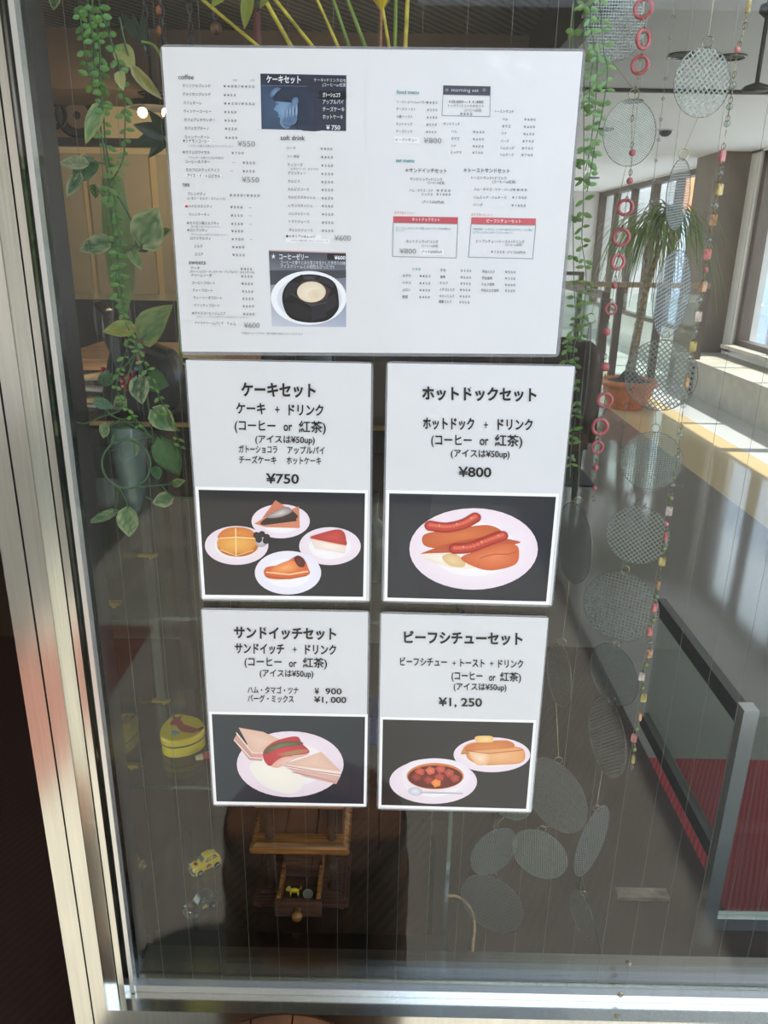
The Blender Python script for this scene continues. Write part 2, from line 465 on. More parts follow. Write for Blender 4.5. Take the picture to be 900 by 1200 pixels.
# cafe walls
ZB = 5.5
struct('wall_cafe_back', bx(-4, .8, ZB, ZB + .15, 1.06, 2.6), M['wall_c'])
struct('wall_cafe_side', bx(.7, .8, ZB + .15, 6.4, 0, 2.6), M['wall_w'])
struct('wall_cafe_side_top', bx(.7, .8, 6.4, 15, 2.3, 2.6), M['wall_w'])
e = bpy.data.objects.new('window_4', None); C.objects.link(e); e['kind'] = 'structure'; e.location = (.75, 10, 0)  # unseen glazing behind the menus, added to let more daylight into the hall
bm = NB()
for k in range(7): box(bm, .71, .79, 6.4 + k * 1.42, 6.48 + k * 1.42, 0, 2.3)
box(bm, .71, .79, 6.4, 15, 0, .12)
obj('window_frame', bm, M['brownmetal'], e); obj('pane', bx(.745, .755, 6.4, 15, .12, 2.3), M['pane'], e)
struct('wall_hall_end', bx(-4.1, .8, 15, 15.2, 0, 2.6), M['wall_w'])
struct('wall_cafe_left', bx(-4.1, -4, .95, ZB + .15, 0, 2.6), mat('dark_wall', (48, 40, 36), .7))
struct('trim_cafe_beam', bx(-4, .8, 4.9, ZB, 2.26, 2.56), M['beam'])
struct('trim_cafe_rail', bx(-4, .8, ZB - .05, ZB, 2.02, 2.07), M['dark'])
struct('wall_cafe_wainscot', bx(-4, .8, ZB - .06, ZB + .15, 0, 1.06), M['wains'])
bm = NB()
for k in range(10):
    x = -3.8 + k * .45
    box(bm, x, x + .40, ZB - .035, ZB, 1.10, 1.98)
struct('trim_cafe_panels', bm, M['panel'])
# wall of the window side (beyond the frame, and above it)
struct('wall_front_top', bx(-6, 6, .87, .95, 2.30, 2.56), M['wall_w'])
struct('wall_front_right', bx(2.6, 3.7, .87, .95, 0, 2.3), M['wall_w'])

# ------------------------------------------------------------------ shop window in front: steel frame, wired pane
def fx(px, D): return P(px, 1000, D).x


win = bpy.data.objects.new('window_1', None); C.objects.link(win); win['kind'] = 'structure'; win.location = (0, GY, .35)
ZT = 2.3
xl0, xl1, xl2 = fx(57, .84), fx(81, .84), fx(100, .84)
XR = 2.6
bm = NB(); box(bm, xl0, xl1 - .0012, .84, .93, 0, ZT); box(bm, xl1 + .0012, xl2, .84, .93, 0, ZT)
obj('outer_jamb', bm, M['steel'], win)
obj('jamb_seam', bx(xl1 - .0013, xl1 + .0013, .844, .93, 0, ZT), M['black'], win)
a0, a1, a2 = fx(108, .862), fx(117.5, .862), fx(125.5, .862)
bm = NB(); box(bm, a0, a1 - .001, .862, .91, .33, ZT); box(bm, a1 + .001, a2, .862, .91, .33, ZT)
obj('inner_jamb', bm, M['steel'], win)
obj('inner_seam', bx(a1 - .0011, a1 + .0011, .866, .91, .33, ZT), M['black'], win)
obj('recess_strip', bx(xl2, a0, .885, .93, .33, ZT), M['steel_dark'], win)
b0, b1 = fx(133, .868), fx(138, .868)
obj('recess_channel', bx(a2, b0, .888, .91, .33, ZT), M['steel_dark'], win)
obj('glazing_bead', bx(b0, b1, .868, .8815, .36, ZT), M['chrome'], win)
# bottom members
zo = Z(500, 1192, 0)
def hz(py, D): return P(450, py, D).z
hb = hz(1191, .84)
obj('outer_sill', bx(xl2, XR, .84, .93, 0, hb), M['steel'], win)
obj('sill_ledge', bx(xl2, XR, .86, .90, hb - .03, hb - .002), M['steel_h'], win)
z0, z1 = hz(1178, .868), hz(1163, .868)
bm = NB(); box(bm, a2, XR, .868, .884, z0, z0 + (z1 - z0) * .42); box(bm, a2, XR, .871, .884, z0 + (z1 - z0) * .5, z1)
obj('bottom_bead', bm, M['chrome'], win)
zi = .37
obj('inner_ledge', bx(b1, XR, .886, .945, zi - .05, zi), M['steel_h'], win)
xc_r = P(526, 1050, 1.0).x
obj('inner_channel', bx(b1, xc_r, .945, .985, zi - .05, zi - .012), M['steel_dark'], win)
obj('ledge_trim', bx(b1, XR, .889, .893, zi - .002, zi + .006), M['bronze'], win)
obj('inner_reveal', bx(-.432, -.392, .893, .985, .33, ZT), M['dark'], win)
obj('return_pane', bx(-.438, -.433, .935, 1.30, .30, 1.26), M['pane'], win)
obj('return_post', bx(-.445, -.428, 1.30, 1.325, 0, 1.26), M['steel_dark'], win)
obj('return_base', bx(-.445, -.428, .935, 1.30, 0, .30), M['steel_dark'], win)
obj('pane', bx(b1 - .004, XR, .882, .888, zi - .02, ZT), M['pane'], win)
bm = NB()
for k in range(76):
    x = P(22 + 41.3 * k, 700, .885).x
    if b1 < x < XR: tube(bm, [(x, .885, zi), (x, .885, ZT)], .00022, 4)
obj('wire_lines', bm, M['wire'], win)
for px, py, D in ((735, 1139, .93), (727, 1165, .866)):
    p = P(px, py, D)
    s = obj('screw', lathe(NB(), [(0, .0035), (.003, .003), (.0048, .0008), (.005, 0)], (p.x, p.y, (zi if D > .9 else p.z))) if D > .9 else
            lathe(NB(), [(0, .0035), (.003, .003), (.0048, .0008), (.005, 0)], p, mtx=Matrix.Rotation(PI / 2, 3, 'X')), M['bronze'], win, smooth=True)

# ------------------------------------------------------------------ printing on paper
class Print:
    """flat coloured artwork lying on the poster plane, measured off the sheet"""
    def __init__(s, D0): s.bm = NB(); s.col = s.bm.verts.layers.float_color.new('Col'); s.D0 = D0; s.n = 0

    def poly(s, pts, c, edge=None, layer=None):
        s.n += 1
        D = s.D0 - (layer if layer is not None else s.n) * .00002
        ps = [P(x, y, D) for x, y in pts]
        cen = sum(ps, Vector()) / len(ps)
        v0 = s.bm.verts.new(cen); v0[s.col] = lin(c)
        vs = []
        for p in ps:
            v = s.bm.verts.new(p); v[s.col] = lin(edge or c); vs.append(v)
        for i in range(len(vs)): s.bm.faces.new((v0, vs[i], vs[(i + 1) % len(vs)]))

    def quad(s, pts, cols):
        s.n += 1; D = s.D0 - s.n * .00002
        vs = []
        for (x, y), c in zip(pts, cols):
            v = s.bm.verts.new(P(x, y, D)); v[s.col] = lin(c); vs.append(v)
        s.bm.faces.new(vs)

    def blob(s, pts, c, edge=None, n=5):
        s.poly([(p.x, p.y) for p in catmull([(x, y, 0) for x, y in pts], n, True)], c, edge)

    def ell(s, x, y, rx, ry, c, edge=None, rot=0, n=40):
        cs, sn = math.cos(rot), math.sin(rot)
        s.poly([(x + rx * math.cos(t) * cs - ry * math.sin(t) * sn, y + rx * math.cos(t) * sn + ry * math.sin(t) * cs) for t in (2 * PI * i / n for i in range(n))], c, edge)

    def line(s, pts, w, c):
        pts = [Vector((x, y)) for x, y in pts]
        for a, b in zip(pts, pts[1:]):
            d = (b - a).normalized(); n = Vector((-d.y, d.x)) * w / 2
            s.poly([tuple(a + n), tuple(b + n), tuple(b - n), tuple(a - n)], c)

    def done(s, name, parent, m='print_'): return obj(name, s.bm, M[m], parent)


_glyph = {}


def glyphs(txt, bold):
    k = (txt, bold)
    if k not in _glyph:
        c = bpy.data.curves.new('lettering', 'FONT'); c.body = txt; c.resolution_u = 3; c.offset = bold
        o = bpy.data.objects.new('lettering', c); C.objects.link(o)
        dg = bpy.context.evaluated_depsgraph_get(); e = o.evaluated_get(dg); me = e.to_mesh()
        vs = [v.co.copy() for v in me.vertices]; fs = [tuple(p.vertices) for p in me.polygons]
        e.to_mesh_clear(); bpy.data.objects.remove(o); bpy.data.curves.remove(c)
        xs = [v.x for v in vs]
        _glyph[k] = (vs, fs, min(xs), max(xs))
    return _glyph[k]


def text(pr, txt, x0, x1, y, h, c=(40, 38, 40), bold=.0, slope=.016, T=None):
    """one line of lettering from x0 to x1, centred on height y, glyph height h (picture units of the sheet)"""
    ox, oy, s = T or (0, 0, 1)
    X0, X1, Y, Hh = ox + x0 / s, ox + x1 / s, oy + y / s, h / s
    D = pr.D0 - max(.0008, (pr.n + 3) * .00002)
    A, B = P(X0, Y - slope * (X1 - X0) / 2, D), P(X1, Y + slope * (X1 - X0) / 2, D)
    xm = (X0 + X1) / 2
    up = P(xm, Y - Hh / 2, D) - P(xm, Y + Hh / 2, D)
    vs, fs, a, b = glyphs(txt, bold)
    L = lin(c); out = []
    for v in vs:
        u = (v.x - a) / (b - a); w = (v.y - .36) / .80
        q = pr.bm.verts.new(A.lerp(B, u) + up * w); q[pr.col] = L; out.append(q)
    for f in fs:
        try: pr.bm.faces.new([out[i] for i in f])
        except ValueError: pass


def rounded(pts, r, n=5):
    pts = [Vector(p) for p in pts]; out = []
    for i, p in enumerate(pts):
        a = (pts[i - 1] - p).normalized(); b = (pts[(i + 1) % len(pts)] - p).normalized()
        p0, p1 = p + a * r, p + b * r
        for k in range(n + 1):
            t = k / n; out.append((1 - t) ** 2 * p0 + 2 * t * (1 - t) * p + t * t * p1)
    return out


def slab(bm, pts, y, th):
    f = [bm.verts.new((p.x, y, p.z)) for p in pts]; g = [bm.verts.new((p.x, y + th, p.z)) for p in pts]
    bm.faces.new(f); bm.faces.new(g[::-1])
    n = len(pts)
    for i in range(n): bm.faces.new((f[i], g[i], g[(i + 1) % n], f[(i + 1) % n]))


DP = .880


def poster(label, film, paper, photo=None):
    e = thing('menu_poster', label, 'menu poster', P(sum(x for x, y in film) / 4, film[2][1], DP), 'laminated menus on the window')
    bm = NB(); slab(bm, rounded([P(x, y, DP) for x, y in film], .007), DP, .0008)
    obj('laminate_film', bm, M['film'], e)
    bm = NB(); slab(bm, [P(x, y, DP) for x, y in paper], DP - .0004, .0003)
    obj('paper_sheet', bm, M['paper'], e)
    return e


DI = DP - .0005

# ---- large sheet on top
p1 = poster('wide laminated drinks and food price list, topmost of the sheets on the glass',
            [(187, 52), (687, 57), (655.5, 418.5), (212, 416)], [(189.5, 55), (683, 60.5), (651.5, 415), (213.5, 412)])
pr = Print(DI)
A, B, Cc, Dd = (180, 40, 3.4615), (180, 230, 3.4615), (430, 40, 3.3333), (430, 230, 3.3333)
INK, GREY, STAMP, TEAL, RED = (74, 72, 76), (140, 142, 152), (150, 147, 148), (70, 140, 152), (214, 96, 106)


def q(T, *pts): return [(T[0] + x / T[2], T[1] + y / T[2]) for x, y in pts]


for T, pts in ((A, ((112, 426), (233, 428), (233, 441), (112, 439))), (A, ((130, 567), (275, 570), (275, 583), (130, 580))),
               (B, ((535, 153), (680, 156), (680, 172), (714, 174), (713, 191), (534, 187))), (B, ((160, 506), (340, 510), (340, 524), (160, 521))),
               (Cc, ((107, 401), (206, 404), (205, 427), (106, 424))), (Dd, ((207, 207), (300, 210), (300, 230), (207, 227)))):
    pr.poly(q(T, *pts), (234, 234, 236))
pr.line(q(A, (858, 60), (866, 700)), .5, (226, 226, 228))
for T, L in ((A, [
    ("coffee", 100, 163, 173, 22, INK, .005), ("HOT", 323, 340, 187, 10, GREY), ("ICE", 394, 410, 187, 10, GREY),
    ("オリジナルブレンド", 117, 231, 209, 13), ("¥400 / ¥450", 283, 409, 212, 12), ("アメリカンブレンド", 118, 231, 244, 13), ("¥450", 284, 333, 247, 12),
    ("カフェオーレ", 121, 195, 279, 13), ("¥450 / ¥550", 285, 410, 282, 12), ("ウィンナーコーヒー", 122, 234, 313, 13), ("¥550", 286, 335, 316, 12),
    ("カフェアレキサンダー", 124, 249, 348, 13), ("¥550", 287, 336, 350, 12), ("カフェカプチーノ", 126, 223, 382, 13), ("¥550", 289, 337, 384, 12),
    ("ウィンナーオーレ", 127, 227, 417, 13), ("¥600", 290, 339, 420, 12), ("★シナモンコーヒー", 117, 229, 433, 13, INK, .015),
    ("シナモンの香りを楽しむアレンジコーヒー", 139, 325, 454, 9, GREY), ("¥550", 340, 412, 444, 26, STAMP),
    ("★カフェロワイヤル", 117, 228, 479, 13), ("¥700", 316, 365, 482, 12), ("ブランデーの香りと炎が印象的!", 140, 285, 502, 9, GREY),
    ("コーヒーネクター", 128, 228, 518, 13), ("—", 319, 331, 520, 12), ("¥550", 361, 411, 522, 12),
    ("モカフロステッドアイス", 131, 267, 551, 13), ("—", 310, 323, 553, 12), ("¥550", 361, 410, 556, 12),
    ("アイス・ド・トロピカル", 135, 271, 575, 13, INK, .015), ("¥550", 358, 428, 590, 26, STAMP), ("tea", 117, 146, 608, 22, INK, .005),
    ("ブレンドティ", 138, 210, 648, 12), ("¥400 / ¥450", 308, 430, 654, 12), ("(レモン・ミルク・ストレート)", 137, 291, 667, 11),
    ("soft drink", 515, 614, 420, 23, INK, .01), ("コーラ", 538, 575, 462, 12), ("¥400", 677, 725, 465, 12), ("ソーダ水", 541, 592, 496, 12), ("¥450", 679, 727, 499, 12),
    ("ティソーダ", 543, 605, 530, 12), ("¥550", 680, 728, 533, 12), ("北海のソーダ、おすすめ!", 555, 668, 547, 9, GREY), ("グリンティー", 544, 617, 564, 12), ("¥550", 680, 728, 567, 12),
    ("カルピス", 545, 593, 597, 12), ("¥550", 680, 728, 600, 12), ("カルピスコーラ", 545, 630, 630, 12), ("¥550", 681, 728, 632, 12), ("カルピススカッシュ", 546, 655, 662, 12), ("¥550", 681, 728, 666, 12)]),
    (B, [("ハイビスカスティ", 140, 236, 41, 12), ("¥500", 311, 360, 44, 12), ("—", 386, 397, 45, 12), ("ウィンナーティ", 143, 226, 74, 12), ("¥550", 313, 361, 78, 12), ("—", 387, 398, 78, 12),
    ("★セイロン風ミルクティ", 134, 265, 109, 12), ("¥550", 314, 362, 112, 12), ("—", 388, 399, 112, 12), ("香り高いロイヤルミルクティ", 152, 272, 124, 8, GREY),
    ("★ロシアンティ", 135, 217, 138, 12), ("¥600", 315, 363, 141, 12), ("苺ジャムの入った甘さひかえめレモンティ", 153, 301, 156, 8, GREY), ("ロワイヤルティ", 149, 231, 171, 12), ("¥700", 316, 365, 174, 12), ("—", 390, 401, 174, 12),
    ("ミルク", 165, 198, 203, 12), ("¥400", 318, 368, 206, 12), ("ココア", 166, 201, 235, 12), ("¥550", 320, 369, 238, 12), ("sweets", 143, 211, 267, 21, INK, .005),
    ("ケーキ", 150, 187, 291, 11), ("¥450", 353, 399, 295, 12), ("(ガトーショコラ・チーズケーキ・アップルパイ・ホットケーキ)", 148, 408, 307, 10), ("クリームソーダ", 152, 236, 321, 12), ("¥550", 355, 401, 325, 12),
    ("コーヒーフロート", 155, 249, 352, 12), ("¥550", 357, 402, 355, 12), ("ティーフロート", 158, 240, 382, 12), ("¥550", 358, 404, 386, 12), ("ティーソーダフロート", 161, 278, 412, 12), ("¥550", 360, 405, 416, 12),
    ("グリンティフロート", 163, 268, 443, 12), ("¥600", 361, 407, 446, 12), ("★アイスコーヒージュニア", 155, 292, 475, 12), ("¥600", 363, 409, 478, 12), ("カルシュートアイスと生クリームをのせたアイスコーヒー", 175, 390, 490, 8, GREY),
    ("アイスクリーム(バニラ・チョコ)", 166, 334, 515, 12, INK, .015), ("¥600", 366, 430, 523, 26, STAMP), ("*写真はイメージです、表示価格は税込となっております", 355, 606, 557, 8, GREY),
    ("レモンスカッシュ", 547, 644, 38, 12), ("¥550", 682, 728, 40, 12), ("ジンジャエール", 547, 632, 71, 12), ("¥550", 682, 729, 73, 12), ("トマトジュース", 549, 632, 103, 12), ("¥550", 682, 729, 107, 12),
    ("オレンジジュース", 549, 645, 137, 12), ("¥550", 682, 729, 140, 12), ("●イタリアンオレンジ", 537, 657, 163, 12, INK, .015), ("イタリア産の赤いオレンジジュース", 556, 707, 181, 9, GREY), ("¥600", 733, 801, 169, 26, STAMP)]),
    (Cc, [("food menu", 117, 203, 226, 18, TEAL, .012), ("トースト (ジャムorバター)", 118, 238, 265, 10), ("¥400", 232, 275, 267, 11), ("チーズトースト", 115, 190, 293, 11), ("¥500", 235, 275, 296, 11),
    ("小倉トースト", 115, 178, 322, 11), ("¥500", 234, 274, 325, 11), ("ホットドック", 114, 177, 351, 11), ("¥550", 232, 272, 353, 11), ("チーズドック", 114, 177, 380, 11), ("¥500", 231, 271, 382, 11),
    ("ビーフシチュー", 113, 196, 413, 12), ("¥800", 222, 291, 415, 25, STAMP), ("10:00~11:00", 322, 455, 264, 12), ("トースト+ドリンクのセット", 318, 456, 280, 11), ("(コーヒーor紅茶)", 380, 448, 297, 11), ("¥600", 364, 411, 311, 12),
    ("サンドイッチ", 299, 363, 351, 11), ("ハム", 330, 352, 380, 11), ("¥600", 415, 458, 382, 11), ("タマゴ", 329, 361, 408, 11), ("¥600", 414, 456, 410, 11), ("ツナ", 328, 348, 437, 11), ("¥600", 413, 455, 438, 11), ("ミックス", 327, 369, 462, 11), ("¥700", 412, 452, 463, 11),
    ("トーストサンド", 500, 574, 302, 11), ("ハム", 529, 551, 332, 11), ("¥600", 615, 658, 333, 11), ("タマゴ", 527, 561, 360, 11), ("¥600", 613, 656, 362, 11), ("ツナ", 526, 546, 388, 11), ("¥600", 611, 653, 390, 11),
    ("バーグ", 523, 555, 418, 11), ("¥700", 608, 651, 418, 11), ("ハムエッグ", 521, 576, 445, 11), ("¥700", 606, 648, 446, 11), ("ハムチーズ", 519, 574, 471, 11), ("¥700", 604, 647, 472, 11),
    ("set menu", 113, 185, 493, 18, TEAL, .012), ("＊サンドイッチセット", 150, 312, 533, 17, INK, .01), ("＊トーストサンドセット", 378, 558, 533, 17, INK, .01),
    ("サンドイッチ+ドリンク", 168, 294, 567, 12), ("(コーヒーor紅茶)", 237, 303, 581, 11), ("ハム・タマゴ・ツナ", 166, 258, 611, 11), ("¥ 900", 272, 326, 611, 11), ("ミックス", 213, 257, 626, 11), ("¥1000", 272, 326, 626, 11), ("(アイスは50円UP)", 217, 301, 656, 11),
    ("トーストサンド+ドリンク", 408, 545, 562, 12), ("(コーヒーor紅茶)", 490, 581, 577, 11), ("ハム・タマゴ・ツナ・バーグ", 418, 570, 607, 11), ("¥ 800", 570, 625, 608, 11), ("ハムエッグ・ハムチーズ", 417, 545, 638, 11), ("¥1000", 567, 624, 638, 11)]),
    (Dd, [("バーグ", 415, 452, 34, 11), ("¥1000", 565, 620, 36, 11), ("おすすめメニュー!", 107, 187, 64, 9, RED), ("おすすめメニュー!", 408, 490, 72, 9, RED),
    ("さっくりとしたウインナーを使ったホットドックのお得だよ!", 113, 327, 126, 9, TEAL), ("セット。", 113, 148, 134, 8, TEAL), ("ホットドック+ドリンク", 153, 278, 177, 12), ("(コーヒーor紅茶)", 214, 278, 194, 9), ("¥800", 127, 192, 214, 23, STAMP), ("(アイスは50円UP)", 212, 293, 217, 11),
    ("牛肉の旨み、にんじん、じゃがいもをデミグラスソースで煮込", 413, 648, 130, 8, TEAL), ("んだブレッドスタイルのビーフシチューのセット。", 413, 570, 142, 8, TEAL), ("ビーフシチュー+トースト+ドリンク", 427, 615, 177, 12), ("(コーヒーor紅茶)", 540, 605, 190, 9), ("¥1250", 485, 537, 217, 11), ("(アイスは50円UP)", 549, 620, 219, 10),
    ("かき氷", 177, 211, 285, 11, TEAL), ("みぞれ", 140, 173, 310, 11), ("¥450", 205, 248, 312, 11), ("イチゴ", 139, 172, 338, 11), ("¥450", 205, 247, 340, 11), ("メロン", 139, 170, 366, 11), ("¥450", 205, 246, 367, 11), ("黒蜜", 138, 160, 393, 11), ("¥450", 204, 245, 394, 11),
    ("宇治", 287, 307, 289, 11), ("¥500", 367, 407, 291, 11), ("金時", 286, 306, 315, 11), ("¥500", 366, 406, 317, 11), ("ミルク", 285, 316, 339, 11), ("¥550", 365, 405, 341, 11), ("イチゴミルク", 283, 342, 365, 11), ("¥550", 363, 403, 366, 11), ("メロンミルク", 282, 341, 390, 11), ("¥550", 362, 402, 391, 11), ("黒蜜ミルク", 281, 330, 412, 11), ("¥550", 361, 400, 414, 11),
    ("宇治ミルク", 450, 499, 295, 11), ("¥550", 540, 580, 296, 11), ("宇治金時", 449, 490, 320, 11), ("¥550", 540, 579, 321, 11), ("ミルク金時", 448, 498, 344, 11), ("¥600", 539, 579, 346, 11), ("宇治ミルク金時", 446, 515, 368, 11), ("¥600", 539, 578, 369, 11)])):
    for it in L:
        tx_ = ' '.join(it[0].replace(' ', '')) if it[0][0] == '¥' and it[4] < 14 else it[0]
        text(pr, tx_, it[1], it[2], it[3], it[4] * .95, it[5] if len(it) > 5 else INK, it[6] if len(it) > 6 else .004, T=T)
pr.ell(*q(B, (133, 41))[0], 1.5, 1.5, (220, 50, 60))
# morning and set boxes
BL = (128, 128, 140)
for T, h, b, hc in ((Cc, [(298, 200), (483, 204), (482, 240), (297, 236)], [(297, 236), (482, 240), (480, 322), (293, 318)], (70, 72, 84)),
                    (Dd, [(103, 78), (356, 82), (355, 108), (103, 103)], [(103, 103), (355, 108), (349, 241), (100, 235)], (188, 82, 92)),
                    (Dd, [(408, 82), (660, 87), (659, 113), (407, 108)], [(407, 108), (659, 113), (648, 244), (397, 238)], (194, 92, 100))):
    pr.poly(q(T, *h), hc); pr.line(q(T, *b, b[0]), .6, BL)
text(pr, "morning set", 330, 437, 218, 16, (200, 200, 205), .0, T=Cc)
for x in (312, 458):
    for k in range(4):
        a = k * PI / 4; pr.line(q(Cc, (x - 9 * math.cos(a), 218 - 9 * math.sin(a)), (x + 9 * math.cos(a), 218 + 9 * math.sin(a))), .4, (150, 150, 158))
text(pr, "ホットドックセット", 176, 285, 91, 12, (240, 225, 225), .01, T=Dd); text(pr, "ビーフシチューセット", 468, 602, 97, 12, (240, 225, 225), .01, T=Dd)
pr.done('printed_lettering', p1, 'ink')

# cake banner with a blue-toned portrait
pr = Print(DI - .0001)
pr.quad(q(A, (433, 160), (782, 167), (781, 393), (438, 385)), [(44, 48, 64), (44, 48, 64), (50, 54, 68), (62, 84, 112)])
pr.poly(q(A, (436, 210), (560, 213), (560, 385), (438, 383)), (66, 88, 116), (58, 74, 98))
pr.blob(q(A, (560, 225), (640, 230), (690, 300), (690, 386), (590, 386), (560, 340)), (40, 46, 62), (46, 54, 72))
pr.blob(q(A, (492, 262), (510, 250), (545, 252), (575, 268), (580, 300), (566, 350), (548, 382), (524, 378), (512, 358), (514, 342), (503, 334), (506, 322), (497, 312), (488, 304), (496, 288)), (128, 158, 188), (104, 136, 170))
pr.blob(q(A, (484, 262), (486, 226), (520, 206), (580, 212), (630, 250), (650, 310), (640, 384), (592, 384), (588, 320), (590, 275), (566, 262), (540, 262), (512, 258), (494, 272)), (40, 48, 66), (46, 56, 76))
for k in range(6): pr.line([(p.x, p.y) for p in catmull([(x, y, 0) for x, y in q(A, (500 + k * 17, 214 + k * 3), (530 + k * 16, 236 + k * 5), (580 + k * 10, 300 + k * 6), (590 + k * 9, 372))], 4)], .35, (60, 74, 98))
pr.blob(q(A, (472, 252), (480, 228), (500, 216), (516, 222), (500, 236), (486, 254)), (112, 140, 170), (80, 104, 134))
pr.blob(q(A, (560, 268), (578, 255), (588, 268), (580, 295), (566, 300)), (108, 138, 168), (84, 108, 140))
for k in range(4):
    x = 536 + k * 13; pr.blob(q(A, (x, 300 - k * 3), (x + 8, 296 - k * 3), (x + 9, 330 - k * 2), (x + 1, 338)), (146, 174, 200), (110, 138, 170))
pr.blob(q(A, (530, 340), (580, 335), (575, 362), (545, 372), (528, 360)), (78, 104, 136), (92, 118, 150))
pr.line(q(A, (494, 283), (508, 284)), .9, (58, 74, 98)); pr.line(q(A, (490, 274), (512, 272)), .7, (66, 84, 110)); pr.line(q(A, (502, 330), (514, 332)), .8, (70, 82, 108))
pr.line(q(A, (438, 208), (622, 212)), .5, (120, 130, 150))
pr.poly(q(A, (672, 230), (781, 233), (781, 261), (672, 258)), (24, 25, 32))
WH = (222, 226, 232)
for it in (("ケーキセット", 457, 597, 184, 27, WH, .03), ("ケーキ+ドリンクのセ", 650, 780, 187, 13, WH, 0), ("(コーヒーor紅茶", 685, 780, 206, 13, WH, 0), ("ガトーショコラ", 686, 757, 247, 17, WH, .02),
           ("アップルパイ", 686, 770, 275, 17, WH, .005), ("チーズケーキ", 686, 774, 305, 17, WH, .005), ("ホットケーキ", 686, 768, 336, 17, WH, .005), ("¥ 750", 700, 757, 378, 20, WH, .02)):
    text(pr, *it[:6], bold=it[6], T=A)
pr.done('cake_banner_print', p1)

# coffee jelly picture
pr = Print(DI - .0001)
pr.quad(q(B, (467, 219), (780, 229), (781, 530), (480, 528)), [(70, 72, 80), (70, 72, 80), (170, 178, 196), (196, 200, 212)])
pr.poly(q(B, (467, 217), (780, 227), (780, 232), (467, 222)), (206, 170, 170))
pr.poly(q(B, (470, 300), (781, 300), (781, 330), (474, 360)), (58, 60, 64), (70, 72, 78))
pr.ell(*q(B, (629, 412))[0], 44.3, 31.5, (226, 228, 234), (236, 238, 242)); pr.ell(*q(B, (632, 415))[0], 38, 26, (206, 210, 222), (214, 218, 228))
pr.blob(q(B, (522, 425), (535, 365), (590, 322), (670, 320), (735, 352), (752, 430), (742, 470), (700, 505), (620, 512), (550, 490)), (26, 25, 28), (20, 20, 22))
pr.poly(q(B, (600, 345), (660, 338), (720, 380), (700, 420), (640, 445), (580, 395)), (90, 62, 62), (70, 52, 54))
pr.poly(q(B, (594, 318), (668, 319), (664, 332), (598, 330)), (20, 20, 22)); pr.poly(q(B, (680, 322), (735, 352), (728, 372), (668, 340)), (48, 48, 52))
pr.poly(q(B, (545, 350), (596, 352), (570, 395), (525, 420)), (44, 44, 49)); pr.poly(q(B, (640, 450), (700, 430), (698, 490), (640, 508)), (40, 40, 45)); pr.poly(q(B, (604, 322), (660, 323), (655, 340), (610, 340)), (72, 72, 78), (50, 50, 56)); pr.poly(q(B, (690, 420), (735, 395), (748, 440), (700, 470)), (44, 44, 48))
pr.poly(q(B, (525, 430), (600, 440), (640, 470), (630, 505), (550, 485)), (34, 33, 37)); pr.line(q(B, (560, 395), (640, 445), (700, 430)), .8, (84, 84, 90))
pr.ell(*q(B, (640, 388))[0], 16.8, 12.2, (236, 226, 206), (224, 208, 182)); pr.ell(*q(B, (655, 400))[0], 9, 6.5, (220, 200, 170), (228, 212, 188))
pr.poly(q(B, (704, 231), (780, 233), (780, 262), (704, 258)), (36, 36, 42))
for it in (("★", 477, 495, 244, 22, WH, 0), ("コーヒーゼリー", 510, 628, 246, 21, WH, .025), ("¥600", 733, 778, 249, 17, WH, .03), ("コーヒーの香りとほろ苦さを生かした手作りの味", 515, 778, 270, 14, WH, 0), ("アイスクリームとの相性もぴったり!!", 515, 732, 286, 14, WH, 0)):
    text(pr, *it[:6], bold=it[6], T=B)
pr.done('coffee_jelly_print', p1)

# ---- four set menus
BK = (34, 33, 36)
NUM = [("¥ 50up", 0)]


def setposter(label, film, paper, T, dark, lines, draw):
    e = poster(label, film, paper)
    pr = Print(DI)
    for it in lines: text(pr, it[0], it[1], it[2], it[3], it[4], BK, it[5] + .004 if len(it) > 5 else .018, T=T)
    pr.done('printed_lettering', e, 'ink')
    pr = Print(DI - .0001)
    g = q(T, *dark)
    cen = (sum(x for x, y in g) / 4, sum(y for x, y in g) / 4)
    pr.poly([(cen[0] + (x - cen[0]) * 1.035, cen[1] + (y - cen[1]) * 1.06) for x, y in g], (250, 250, 250))
    return e, pr, g


T2 = (200, 410, 3.6)
e, pr, g = setposter('white cake set menu with four plated cakes, under the wide price list',
    [(216, 420), (437.5, 424), (434.5, 706), (235, 704)], [(218, 422), (435, 426), (432.5, 704), (237, 702)], T2, [(117, 590), (820, 605), (812, 1042), (145, 1033)],
    [("ケーキセット", 297, 612, 170, 52, .03), ("ケーキ", 275, 400, 248, 42, .024), ("+", 440, 460, 252, 44, 0), ("ドリンク", 497, 645, 255, 42, .024), ("(コーヒー", 270, 442, 320, 42), ("or", 476, 513, 322, 44, .012), ("紅茶)", 540, 655, 326, 42, .012),
     ("(アイスは¥50up)", 357, 608, 378, 30, .012), ("ガトーショコラ", 287, 450, 420, 29, .012), ("アップルパイ", 492, 650, 424, 29, .012), ("チーズケーキ", 288, 446, 465, 29, .012), ("ホットケーキ", 489, 635, 468, 29, .012), ("¥750", 402, 541, 543, 45, .016)], None)
pr.quad(g, [(40, 40, 42), (36, 37, 46), (24, 26, 40), (40, 40, 44)])
PL, PE, PI_ = (246, 240, 244), (238, 222, 232), (250, 246, 248)


def plate(x, y, rx, ry, T, a=PL, b=PE):
    c = q(T, (x, y))[0]; s = T[2]
    pr.ell(*c, rx / s, ry / s, b, b); pr.ell(*c, rx * .96 / s, ry * .95 / s, a, b); pr.ell(c[0], c[1] + .5, rx * .68 / s, ry * .66 / s, PI_, a)


